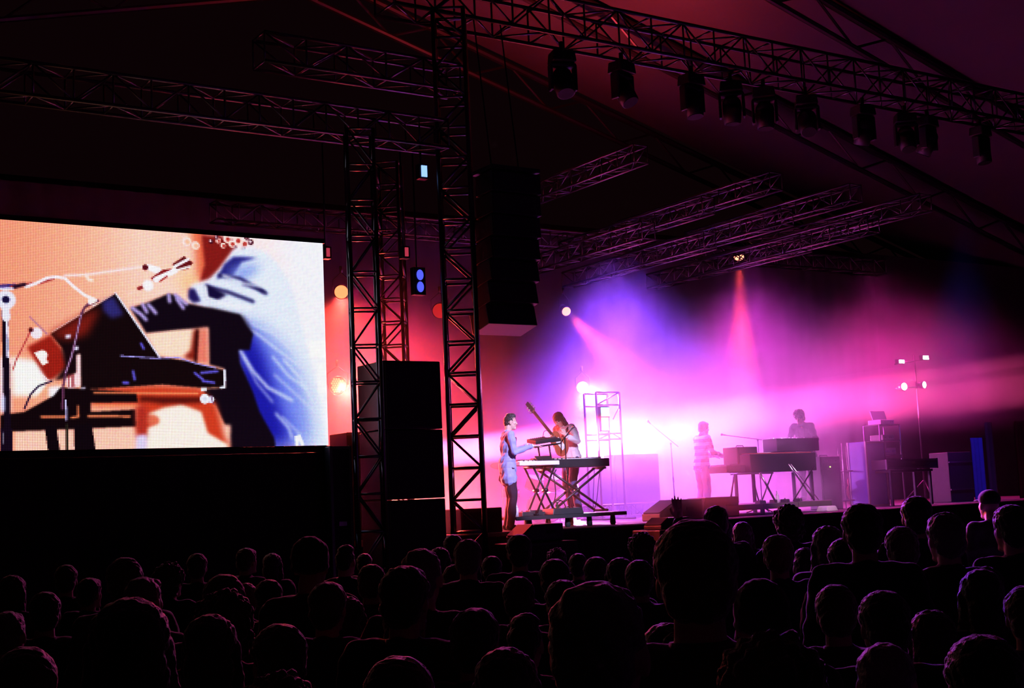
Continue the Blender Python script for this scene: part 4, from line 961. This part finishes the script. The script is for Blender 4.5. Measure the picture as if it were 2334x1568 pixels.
def figure(name, label, J, H=1.78, skin=None, top=None, trousers=None, hair=None, hair_style='short', vox=.0068, hands=None, group=None, extra=None, coat=False, cat='person', shoes=None):
    """J: joints in the person's own frame, y forward, x to their right side, feet at z = 0 (metres for a height of 1.78)"""
    skin = skin or M_SKIN; top = top or M_CLOTH[0]; trousers = trousers or M_CLOTH[2]; hair = hair or M_HAIR[0]; shoes = shoes or M_RUB
    root = bpy.data.objects.new(name, None); COL.objects.link(root); tag(root, label, cat, group)
    j = dict(P=V(0, 0, .95), C=V(0, .0, 1.30), N=V(0, -.005, 1.50), H=V(0, .03, 1.655), hr=Euler((0, 0, 0)), tw=0.0,
             LE=V(-.25, -.02, 1.17), RE=V(.25, -.02, 1.17), LW=V(-.26, .10, .94), RW=V(.26, .10, .94),
             LK=V(-.10, .03, .50), RK=V(.10, .03, .50), LA=V(-.11, -.03, .09), RA=V(.11, -.03, .09))
    j.update(J)
    P, C, N, Hc = j['P'], j['C'], j['N'], j['H']
    R = j['hr'].to_matrix(); ax = Matrix.Rotation(j['tw'], 3, 'Z') @ V(1, 0, 0)
    up = (N - C).normalized(); fw = up.cross(ax).normalized() * -1
    fw = -fw if fw.y < 0 and abs(j['tw']) < 1.2 else fw
    LS, RS = N - ax * .175 - up * .045, N + ax * .175 - up * .045
    LH, RH = P - V(.09, 0, .02), P + V(.09, 0, -.02)
    def tors(mb, g):
        Rt = Matrix((ax, up.cross(ax), up)).transposed()
        mid = P * .5 + C * .5
        mb.ell(P + V(0, -.01, 0), (.165 + g, .115 + g, .13 + g)); mb.ell(mid, (.142 + g, .10 + g, .16 + g), Rt); mb.ell(C, (.168 + g, .112 + g, .17 + g), Rt)
        mb.cap(LS + ax * .02, RS - ax * .02, .062 + g, .062 + g); mb.cap(N - up * .07, N + up * .0, .085 + g, .06 + g * .7)
        mb.ell(C + up * .10, (.155 + g, .098 + g, .09 + g), Rt)
    b = MB(); tors(b, 0)
    for S_, E_, Wp in ((LS, j['LE'], j['LW']), (RS, j['RE'], j['RW'])): b.chain([S_, S_ * .5 + E_ * .5, E_, E_ * .6 + Wp * .4, Wp], [.058, .048, .039, .040, .026])
    for S_, K_, A_ in ((LH, j['LK'], j['LA']), (RH, j['RK'], j['RA'])):
        b.chain([S_, S_ * .5 + K_ * .5, K_, K_ * .68 + A_ * .32, A_], [.092, .078, .056, .056, .036])
        b.cap(A_ + V(0, -.02, -.045), A_ + V(0, .13, -.06), .036, .028)
    # neck and head
    b.chain([N - up * .03, Hc + R @ V(0, -.03, -.06)], [.060, .055])
    h = lambda x, y, z: Hc + R @ V(x, y, z)
    b.ell(h(0, -.012, .035), (.075, .094, .084), R); b.ell(h(0, .028, -.03), (.060, .064, .082), R); b.cap(h(-.018, .072, -.088), h(.018, .072, -.088), .022, .022)
    b.cap(h(-.030, .076, .030), h(.030, .076, .030), .013, .013); b.cap(h(0, .086, .022), h(0, .108, -.014), .008, .0135); b.cap(h(-.010, .098, -.018), h(.010, .098, -.018), .009, .009)
    b.cap(h(-.018, .084, -.047), h(.018, .084, -.047), .008, .008); b.cap(h(-.017, .083, -.060), h(.017, .083, -.060), .009, .009)
    for s_ in (-1, 1): b.ell(h(.078 * s_, -.012, -.006), (.011, .021, .033), R, 10, 8); b.ell(h(.045 * s_, .05, -.01), (.022, .022, .026), R, 10, 8)
    hands = hands or {}
    for sd, Wp, E_ in ((-1, j['LW'], j['LE']), (1, j['RW'], j['RE'])):
        d, nrm, curl, *fs_ = hands.get('L' if sd < 0 else 'R', ((Wp - E_).normalized() * .7 + V(0, .1, -.2), V(-sd * 1.0, .2, 0), .45))
        # the thumb lies towards the front for hanging arms
        a_ = d.normalized().cross((nrm - d.normalized() * nrm.dot(d.normalized())).normalized()); side = 1 if a_.dot(V(-sd * .4, 1, .3) if not fs_ else fs_[0]) > 0 else -1
        hand(b, Wp, d, nrm, curl, .10, side)
    body = remesh(b, 'body', skin, vox, root, 2)
    # clothes
    c = MB(); tors(c, .014)
    for S_, E_, Wp in ((LS, j['LE'], j['LW']), (RS, j['RE'], j['RW'])): c.chain([S_, S_ * .5 + E_ * .5, E_, E_ * .6 + Wp * .4, E_ * .06 + Wp * .94], [.074, .062, .053, .052, .038])
    if coat:
        c.ell(P + V(0, -.01, .02), (.19, .138, .15)); c.ell(P + V(0, -.01, .12), (.165, .125, .12)); c.chain([P + V(-.085, -.01, -.02), P + V(-.10, -.01, -.17)], [.11, .115]); c.chain([P + V(.085, -.01, -.02), P + V(.10, -.01, -.17)], [.11, .115]); c.cap(P + V(-.09, -.01, -.15), P + V(.09, -.01, -.15), .125, .125)
    else: c.ell(P + V(0, -.005, .0), (.196, .142, .12)); c.cap(P + V(-.07, -.01, -.05), P + V(.07, -.01, -.05), .115, .115)
    if not coat:
        c.ell(P * .6 + C * .4, (.172, .128, .17)); c.ell(P * .8 + C * .2, (.18, .132, .14))
    remesh(c, 'jacket' if coat else 'shirt', top, vox * 1.15, root, 2, (.007, 30))
    for Wp, E_ in ((j['LW'], j['LE']), (j['RW'], j['RE'])):
        d = (E_ - Wp).normalized(); MB().tube(Wp + d * .005, Wp + d * .045, .040, .044, 14).build('sleeve_cuff', top, root, True)
    cl = (Hc + R @ V(0, -.03, -.06) - N).normalized(); MB().tube(N + cl * .0, N + cl * .035, .074, .066, 18).build('collar', top, root, True)
    c = MB(); c.ell(P + V(0, -.008, -.05), (.170, .120, .12))
    for S_, K_, A_ in ((LH, j['LK'], j['LA']), (RH, j['RK'], j['RA'])): c.chain([S_, S_ * .5 + K_ * .5, K_, K_ * .6 + A_ * .4, A_ + V(0, 0, -.01)], [.096, .088, .073, .070, .060])
    remesh(c, 'trousers', trousers, vox * 1.2, root, 2, (.005, 22))
    for A_ in (j['LA'], j['RA']):
        c = MB(); c.cap(A_ + V(0, -.025, -.035), A_ + V(0, .05, -.040), .050, .047); c.cap(A_ + V(0, .05, -.045), A_ + V(0, .15, -.055), .045, .034); c.cap(A_ + V(0, -.02, -.03), A_ + V(0, -.01, .03), .045, .042)
        remesh(c, 'shoe', shoes, .010, root, 2)
    # hair
    c = MB(); am = (.0028, 95)
    if hair_style in ('short', 'crop'):
        g = .012 if hair_style == 'short' else .004
        c.ell(h(0, -.022, .045), (.078 + g, .090 + g, .080 + g), R); c.ell(h(0, -.055, -.01), (.066 + g, .055 + g, .07 + g), R); c.ell(h(0, .035, .085), (.058, .045 + g, .028 + g), R)
    elif hair_style == 'long':
        c.ell(h(0, -.022, .045), (.094, .106, .092), R); c.ell(h(0, -.06, -.05), (.088, .062, .12), R); c.ell(h(0, -.065, -.16), (.092, .05, .12), R)
        for s_ in (-1, 1): c.cap(h(.075 * s_, .0, .02), h(.085 * s_, -.01, -.17), .028, .034)
    elif hair_style == 'curly':
        c.ell(h(0, -.025, .05), (.108, .118, .105), R); c.ell(h(0, -.06, -.03), (.095, .07, .085), R); am = (.010, 85)
    elif hair_style == 'bun':
        c.ell(h(0, -.022, .045), (.088, .102, .088), R); c.ell(h(0, -.06, -.02), (.07, .05, .07), R); c.ell(h(0, -.13, .07), (.042, .042, .042), R)
    elif hair_style == 'beanie':
        c.ell(h(0, -.02, .055), (.092, .108, .098), R); c.ell(h(0, -.02, .005), (.094, .110, .035), R); am = (.002, 90)
    elif hair_style == 'cap':
        c.ell(h(0, -.02, .06), (.088, .104, .075), R); c.ell(h(0, .10, .045), (.066, .075, .010), R); am = (.001, 20)
    elif hair_style == 'tall':
        c.ell(h(0, -.022, .04), (.080, .094, .074), R); c.ell(h(0, .0, .105), (.066, .085, .045), R); c.ell(h(0, -.06, -.005), (.066, .052, .062), R)
    remesh(c, {'beanie': 'hat', 'cap': 'cap'}.get(hair_style, 'hair'), hair, .0085, root, 1, am)
    # eyes, brows, lips
    for s_ in (-1, 1):
        e = MB().ell(h(.029 * s_, .073, .008), (.0115, .0115, .0105), R, 10, 8).build('eye', M_WHT, root, True)
        MB().ell(h(.029 * s_, .0835, .008), (.005, .003, .005), R, 8, 6).build('iris', M_BLK, e, True)
        MB().cap(h(.014 * s_, .089, .034), h(.042 * s_, .082, .034), .004, .003, 6).build('eyebrow', hair, root, True)
    MB().cap(h(-.017, .0905, -.050), h(.017, .0905, -.050), .0035, .0035, 6).build('lips', mat('lips', (.4, .12, .10), .5, 0, .05, 10), root, True)
    if extra: extra(root, j, h, ax, up, N, C, P, R)
    k = H / 1.78; root.scale = (k, k, k)
    return root
def stand_at(root, s, b, z, heading):
    """heading: stage angle the person faces, 0 = along +s (to the right of the picture), 90 = to the back"""
    root.location = SW(s, b, z); root.rotation_euler = (0, 0, ANG + math.radians(heading - 90)); return root

M_JACK = mat('blue_jacket', (.34, .36, .72), .75, 0, .12, 20, .3, .2); M_LAPEL = mat('dark_lapel', (.05, .015, .04), .6, 0, .2, 20); M_SHIRT = mat('white_shirt', (.78, .74, .76), .8, 0, .08, 14, .3)
M_JEAN = mat('blue_jeans', (.05, .05, .16), .85, 0, .2, 25, .3); M_TROU = mat('maroon_trousers', (.05, .012, .03), .85, 0, .2, 25, .3); M_CHINO = mat('peach_trousers', (.70, .42, .28), .8, 0, .1, 12, .3)
M_STRIPE = mat('striped_jumper', (.8, .75, .8), .85, 0, .05, 20)
def make_stripes():
    nt = M_STRIPE.node_tree; N = nt.nodes; L = nt.links; bs = N['Principled BSDF']
    tc = N.new('ShaderNodeTexCoord'); sx = N.new('ShaderNodeSeparateXYZ'); L.new(tc.outputs['Object'], sx.inputs[0])
    m1 = N.new('ShaderNodeMath'); m1.operation = 'MULTIPLY'; m1.inputs[1].default_value = 2 * math.pi / .125; L.new(sx.outputs[2], m1.inputs[0])
    m2 = N.new('ShaderNodeMath'); m2.operation = 'SINE'; L.new(m1.outputs[0], m2.inputs[0])
    m3 = N.new('ShaderNodeMath'); m3.operation = 'GREATER_THAN'; m3.inputs[1].default_value = 0; L.new(m2.outputs[0], m3.inputs[0])
    mx = N.new('ShaderNodeMix'); mx.data_type = 'RGBA'; mx.inputs[6].default_value = (.82, .78, .82, 1); mx.inputs[7].default_value = (.10, .03, .16, 1)
    L.new(m3.outputs[0], mx.inputs[0]); L.new(mx.outputs[2], bs.inputs['Base Color'])
make_stripes()

def jacket_bits(root, j, h, ax, up, N, C, P, R):
    MB().prism([(-.045, -.16), (.045, -.16), (.05, .11), (-.05, .11)], .06, .114, None, C + V(0, 0, .02)).build('shirt_front', M_SHIRT, root)
    for s_ in (-1, 1): MB().prism([(.0, -.16), (.045 * s_, .02), (.075 * s_, .10), (.05 * s_, .13), (.03 * s_, .05)], .07, .120, None, C + V(.03 * s_, 0, .0)).build('lapel', M_LAPEL, root)
    for Wp, E_ in ((j['LW'], j['LE']), (j['RW'], j['RE'])): MB().tube(Wp, Wp + (E_ - Wp).normalized() * -.015, .036, .034, 14).build('cuff', M_SHIRT, root, True)
f = figure('person', 'man in a pale blue jacket playing the left keyboards, standing in profile', dict(H=V(0, .065, 1.66), N=V(0, .02, 1.50), C=V(0, .01, 1.30), hr=Euler((-.10, 0, 0)),
    LE=V(-.23, .07, 1.19), RE=V(.23, .06, 1.19), LW=V(-.12, .35, 1.30), RW=V(.13, .36, 1.28), LK=V(-.09, .05, .50), LA=V(-.10, -.04, .09)),
    H=1.83, top=M_JACK, trousers=M_TROU, hair=M_HAIR[0], hair_style='tall', coat=True, extra=jacket_bits,
    hands={'L': (V(.05, 1, .03), V(0, -.1, -1), .35), 'R': (V(-.05, 1, .0), V(0, -.1, -1), .35)})
q = G(1166, 1200, .5); stand_at(f, q.x, .52, DZ, -20)
# guitarist: head bowed, guitar neck raised
f = figure('person', 'guitarist in a white shirt with bowed head behind the stage piano', dict(C=V(0, .05, 1.29), N=V(0, .15, 1.47), H=V(0, .27, 1.58), hr=Euler((-.75, 0, .15)),
    LE=V(-.26, .10, 1.20), RE=V(.27, .06, 1.17), LW=V(-.22, .36, 1.30), RW=V(.06, .26, 1.08), LK=V(-.10, .10, .50), RK=V(.12, .02, .50), LA=V(-.12, .0, .09), RA=V(.12, -.1, .09)),
    H=1.80, top=M_SHIRT, trousers=M_JEAN, hair=M_HAIR[1], hair_style='long', hands={'L': (V(.1, .3, 1), V(1, -.3, 0), 1.0), 'R': (V(-.6, .4, -.3), V(0, -1, -.2), .6)})
MB().path([V(-.13, .10, 1.50), V(-.15, .24, 1.40), V(-.05, .26, 1.28), V(.08, .22, 1.16)], .022, 4).build('guitar_strap', M_BLK, f)
q = G(1305, 1110, 1.5); stand_at(f, q.x, 1.5, RT, 192)
B = g3(1268, 1018, 1.2)
t = thing('guitar', 'electric guitar held by the bowed guitarist, neck pointing up to the left', 'guitar', B)
a_ = Vector(g3(1256, 988, 1.1)) - Vector(B); e_ = Vector(g3(1216, 938, 1.0)) - Vector(B); hd = Vector(g3(1203, 922, .97)) - Vector(B)
dr = (e_ - a_).normalized(); Rg = Matrix((V(0, 1, 0).cross(dr).normalized(), V(0, 1, 0), dr)).transposed()
Rg = Matrix(((V(0, 1, 0).cross(dr)).normalized(), dr.cross((V(0, 1, 0).cross(dr)).normalized()), dr)).transposed()
MB().ell(a_ - dr * .34, (.165, .028, .17), Rg, 20, 10).ell(a_ - dr * .13, (.125, .027, .13), Rg, 20, 10).build('body', M_WOOD, t, True)
MB().box(a_ - dr * .26 + Rg @ V(0, -.032, 0), (.10, .008, .24), Rg).build('pickguard', M_WHT, t, bevel=.003)
MB().box((a_ + e_) / 2, (.05, .022, (e_ - a_).length + .06), Rg).build('neck', M_NECK, t, bevel=.004)
hs = MB().box((e_ + hd) / 2 + dr * .02, (.085, .018, (hd - e_).length + .04), Rg, .8).build('headstock', M_BLK, t, bevel=.006)
for k in range(3):
    for s_ in (-1, 1): MB().tube(e_ + dr * (.03 + .055 * k) + Rg @ V(.035 * s_, 0, 0), e_ + dr * (.03 + .055 * k) + Rg @ V(.07 * s_, 0, 0), .011).build('tuning_peg', M_CHROME, hs)
for k in range(6): MB().tube(a_ - dr * .38 + Rg @ V(-.018 + .0072 * k, -.036, 0), e_ + Rg @ V(-.015 + .006 * k, -.014, 0), .0012, None, 4).build('string', M_CHROME, t)
# striped jumper
f = figure('person', 'man in a black and white striped jumper and peach trousers, turned to the right', dict(C=V(0, .02, 1.30), N=V(0, .05, 1.49), H=V(0, .10, 1.64), hr=Euler((-.15, 0, 0)),
    LE=V(-.24, .10, 1.20), RE=V(.24, .10, 1.18), LW=V(-.16, .36, 1.12), RW=V(.16, .38, 1.10)),
    H=1.84, top=M_STRIPE, trousers=M_CHINO, hair=M_HAIR[1], hair_style='short', hands={'L': (V(.05, 1, -.2), V(0, -.2, -1), .35), 'R': (V(-.05, 1, -.25), V(0, -.2, -1), .35)})
q = G(1603, 1120, 2.5); stand_at(f, q.x, 2.5, DZ, -8)
# grey-haired keyboard player
def dark_jacket(root, j, h, ax, up, N, C, P, R):
    for s_ in (-1, 1): MB().prism([(.0, -.14), (.045 * s_, .02), (.075 * s_, .10), (.05 * s_, .13), (.03 * s_, .05)], .07, .120, None, C + V(.02 * s_, .02, .0)).build('lapel', M_BLK, root)
f = figure('person', 'grey-haired keyboard player in a dark jacket behind the organ, head lowered', dict(C=V(0, .06, 1.28), N=V(0, .15, 1.46), H=V(0, .26, 1.59), hr=Euler((-.45, 0, 0)),
    LE=V(-.27, .16, 1.16), RE=V(.27, .16, 1.16), LW=V(-.2, .40, 1.12), RW=V(.2, .42, 1.12)),
    H=1.86, top=M_CLOTH[1], trousers=M_CLOTH[0], hair=M_HAIR[3], hair_style='curly', coat=True, extra=dark_jacket, hands={'L': (V(.05, 1, -.2), V(0, -.2, -1), .35), 'R': (V(-.05, 1, -.2), V(0, -.2, -1), .35)})
q = G(1836, 1010, 2.05); stand_at(f, q.x, 2.05, R2, 205)

# ------------------------------------------------------------------ crowd
def proto(style, hair, top, trous, skin, J=None, hands=None, vox=.013):
    r = figure('spectator', None, J or {}, 1.78, skin, top, trous, hair, style, vox, hands)
    return r
PR = {}
def get(style, hi, ti):
    k = (style, hi, ti)
    if k not in PR:
        ht = M_CLOTH[hi] if style in ('beanie', 'cap') else M_HAIR[hi]
        PR[k] = [proto(style, ht, M_CLOTH[ti], M_CLOTH[(ti + 2) % 6], M_SKIN if (hi + ti) % 3 else M_SKIN2), False]
    return PR[k]
def copy_tree(o, parent=None):
    c = o.copy(); COL.objects.link(c); c.parent = parent
    for ch in o.children: copy_tree(ch, c)
    return c
variants = {'S': ('short', 0, 0), 's': ('short', 1, 2), 'f': ('short', 2, 1), 'L': ('long', 0, 1), 'l': ('long', 1, 3), 'C': ('curly', 1, 0), 'k': ('crop', 3, 2), 'B': ('bun', 0, 4), 'b': ('beanie', 0, 0), 'c': ('cap', 2, 5), 't': ('tall', 0, 1), 'g': ('short', 3, 4)}
# x centre, y of the head's top, head width (pixels), kind, label, heading offset
crowd = [
 (300, 1368, 205, 'L', 'nearest long-haired spectator at the lower left, one side rimmed violet'),
 (62, 1478, 190, 's', 'large dim head in the bottom left corner'),
 (287, 1273, 92, 's', 'round dark head under the left part of the screen, highest there'),
 (386, 1285, 78, 'C', 'bushy head just right of the highest head under the screen'),
 (203, 1318, 66, 'S', 'small head left of the long-haired spectator'),
 (325, 1318, 84, 'k', 'close-cropped head directly above the long-haired spectator'),
 (512, 1312, 112, 's', 'head with a thin pink rim, rearmost of the cluster below the middle of the screen'),
 (560, 1330, 74, 'f', 'fair head peeking between two others in the cluster below the screen'),
 (515, 1352, 130, 'C', 'curly head at the centre of the cluster below the screen'),
 (480, 1404, 132, 'L', 'long-haired spectator in front of the curly head, violet on the right side'),
 (613, 1322, 74, 'S', 'small lone head right of the cluster below the screen'),
 (745, 1328, 108, 'S', 'head with a flat arc of light under the left-wing flight case'),
 (705, 1225, 92, 'b', 'dim beanie hat below the right end of the screen'),
 (785, 1243, 58, 't', 'small head with a red rim below the near truss tower'),
 (830, 1262, 46, 'S', 'smallest head wedged beside the red-rimmed one'),
 (845, 1288, 76, 's', 'head with a pinkish rim left of the large round head'),
 (918, 1292, 128, 'S', 'large round head below the loudspeaker stack, red left rim and violet right rim'),
 (958, 1254, 98, 'k', 'broad dim head straight behind the large round one'),
 (1000, 1249, 60, 'L', 'half-hidden head below the foot of the loudspeaker stack'),
 (1032, 1219, 52, 'S', 'small dark head left of the tall tower base'),
 (1065, 1231, 74, 'g', 'grey-haired head with a neat arc of light at the foot of the tall tower'),
 (1035, 1288, 72, 'l', 'long brown-haired head below the tall tower base'),
 (1120, 1268, 60, 'S', 'small head to the right of the tower foot, beside the taller head'),
 (1182, 1219, 68, 'S', 'tall head before the side-fill loudspeaker'),
 (1180, 1316, 92, 's', 'head below the tall one, with a dim wide arc'),
 (1262, 1275, 84, 'S', 'head with a bright blue-violet rim below the middle keyboards'),
 (1268, 1252, 58, 'C', 'small bushy head right behind the bright-rimmed one'),
 (1316, 1262, 56, 'S', 'tiny head further back, right of the bushy one'),
 (1280, 1323, 92, 'S', 'head with a violet rim below the bright-rimmed one'),
 (1207, 1365, 84, 's', 'dim head left of the biggest near head'),
 (1078, 1388, 134, 'S', 'wide near head at the bottom centre with a violet arc'),
 (1192, 1400, 98, 't', 'near head just right of the wide one, blue on its crown'),
 (920, 1370, 124, 's', 'dim near head left of the wide one, slanting rim'),
 (790, 1362, 118, 'L', 'long-haired dim spectator below the flat-arc head'),
 (1357, 1270, 82, 'S', 'round head left of the paired heads before the stage'),
 (1412, 1273, 80, 'L', 'rear one of the two overlapping heads with pink left rims'),
 (1455, 1278, 82, 's', 'front one of the two overlapping heads with pink left rims'),
 (1462, 1217, 72, 'C', 'curly violet head just left of the tall big head'),
 (1350, 1334, 238, 'k', 'biggest near head at the bottom centre-right, broad and dark'),
 (1578, 1190, 196, 's', 'tall big head rising in front of the stage monitors'),
 (1645, 1184, 52, 'S', 'small silhouetted head right behind the tall big head'),
 (1690, 1190, 56, 'l', 'small head with a reddish rim right of the tall big head'),
 (1770, 1220, 82, 'f', 'fair-haired head with a white-violet left rim below the organ'),
 (1730, 1322, 148, 'b', 'near head in a beanie with a violet crown, right of the tall big head'),
 (1885, 1200, 84, 'l', 'long-haired head with a violet left rim, right of the fair-haired one'),
 (1922, 1228, 86, 'S', 'head with a thin pink arc in front of the long-haired one'),
 (1795, 1154, 72, 'C', 'bushy dark silhouette against the organ stand'),
 (1960, 1149, 90, 'S', 'dark silhouetted head below the tall blue-lit case'),
 (2052, 1202, 88, 's', 'dim head below the long flight case'),
 (2085, 1132, 74, 'S', 'dim head right under the flight case trolley'),
 (2152, 1170, 92, 'g', 'grey head with a pale left rim, right of the flight case'),
 (2253, 1117, 52, 'c', 'spectator in a pale cap below the blue cloth'),
 (2302, 1152, 90, 'S', 'dark head at the far right below the dark red cloth'),
 (2232, 1300, 122, 'L', 'dark long-haired head in the lower right'),
 (2332, 1338, 124, 's', 'head cut by the right edge of the picture'),
 (1748, 1455, 282, 'C', 'huge near bushy head at the bottom, right of the middle'),
 (2232, 1450, 205, 'S', 'near head with a dim violet rim in the lower right corner'),
 (2010, 1348, 146, 'S', 'black head between the beanie and the lower right corner'),
 (1900, 1335, 118, 's', 'dark head right of the near beanie'),
 (2010, 1470, 176, 'k', 'close-cropped dark head at the bottom right'),
 (640, 1424, 146, 'S', 'dim near head right of the violet-sided long-haired spectator'),
 (905, 1500, 196, 's', 'dim near head at the bottom edge, left of centre'),
 (640, 1540, 180, 'C', 'barely visible bushy head at the bottom edge below the screen'),
 (105, 1350, 92, 'S', 'dim head near the left edge, second row of heads'),
 (28, 1312, 72, 'l', 'dim long-haired head cut by the left edge'),
 (20, 1396, 96, 'k', 'close-cropped head at the left edge, reddish rim'),
 (152, 1288, 62, 'S', 'small far head below the left posts of the screen'),
 (2118, 1392, 134, 'l', 'long brown-haired dark spectator at the lower right'),
 (450, 1262, 56, 'S', 'small far head right of the bushy one under the screen'),
 (560, 1250, 52, 's', 'far small head under the middle of the screen'),
 (620, 1262, 54, 'L', 'far small long-haired head under the right half of the screen'),
 (1150, 1480, 190, 'L', 'near long-haired dark spectator at the bottom middle'),
 (1520, 1420, 190, 'B', 'near head with a hair bun, behind the huge bushy head'),
 (2005, 1255, 76, 'S', 'dark head in the gap right of the thin pink arc head'),
 (1830, 1250, 84, 't', 'dark head between the fair-haired and the pink arc heads'),
]
placedc = []
def try_place(cx, ty, wpx, hw=.19):
    best = None
    for f_ in (1, 1.04, .96, 1.08, .92, 1.13, .88, 1.18, 1.24, .84):
        d = FPX * hw / wpx * f_; dd = ray(cx, ty); P = CAMP + dd * (d / FPX)
        if P.z < 1.42 or P.z > 2.02: pen = 2 * (abs(P.z - 1.7) - .28)
        else: pen = 0
        gap = min([math.hypot(P.x - a, P.y - b) for a, b in placedc] or [9])
        sc_ = -abs(f_ - 1) * .5 - pen - max(0, .44 - gap) * 3
        if best is None or sc_ > best[0]: best = (sc_, P)
    return best[1]
for i, (cx, ty, wpx, kd, lb) in enumerate(crowd):
    st_, hi, ti = variants[kd]; e = get(st_, hi, ti)
    hw = {'curly': .225, 'long': .205, 'crop': .175}.get(st_, .19)
    P = try_place(cx, ty, wpx, hw)
    placedc.append((P.x, P.y))
    top_z = {'curly': 1.80, 'crop': 1.775, 'tall': 1.80, 'beanie': 1.80, 'cap': 1.785}.get(st_, 1.785)
    if not e[1]: o = e[0]; e[1] = True
    else: o = copy_tree(e[0])
    k = P.z / top_z; kx = k * (1.0 if wpx < 150 else 1.02)
    o.scale = (kx, kx, k); o.location = (P.x, P.y - .02, 0)
    tgt = SW(5.2, 3.0) if cx > 700 or rng.random() < .6 else SW(-5, 0)
    dv = Vector((tgt.x - P.x, tgt.y - P.y, 0)); o.rotation_euler = (0, 0, math.atan2(dv.y, dv.x) - math.pi / 2 + rng.uniform(-.25, .25))
    tag(o, lb, 'person', 'crowd of spectators')
# the spectator with a raised hand
wr = CAMP + ray(1549, 1184) * (9.6 / FPX)
f = proto('short', M_HAIR[0], M_CLOTH[0], M_CLOTH[2], M_SKIN, dict(LE=V(-.30, .14, 1.50), LW=V(-.24, .20, 1.70)), {'L': (V(-.12, .0, 1), V(.45, -1, .05), .14, V(-1, 0, 0))}, .006)
k = wr.z / 1.70; f.scale = (k, k, k); f.location = (wr.x + .24 * k, wr.y - .20 * k, 0); f.rotation_euler = (0, 0, 0)
tag(f, 'spectator raising one open hand in front of the stage monitors', 'person', 'crowd of spectators')
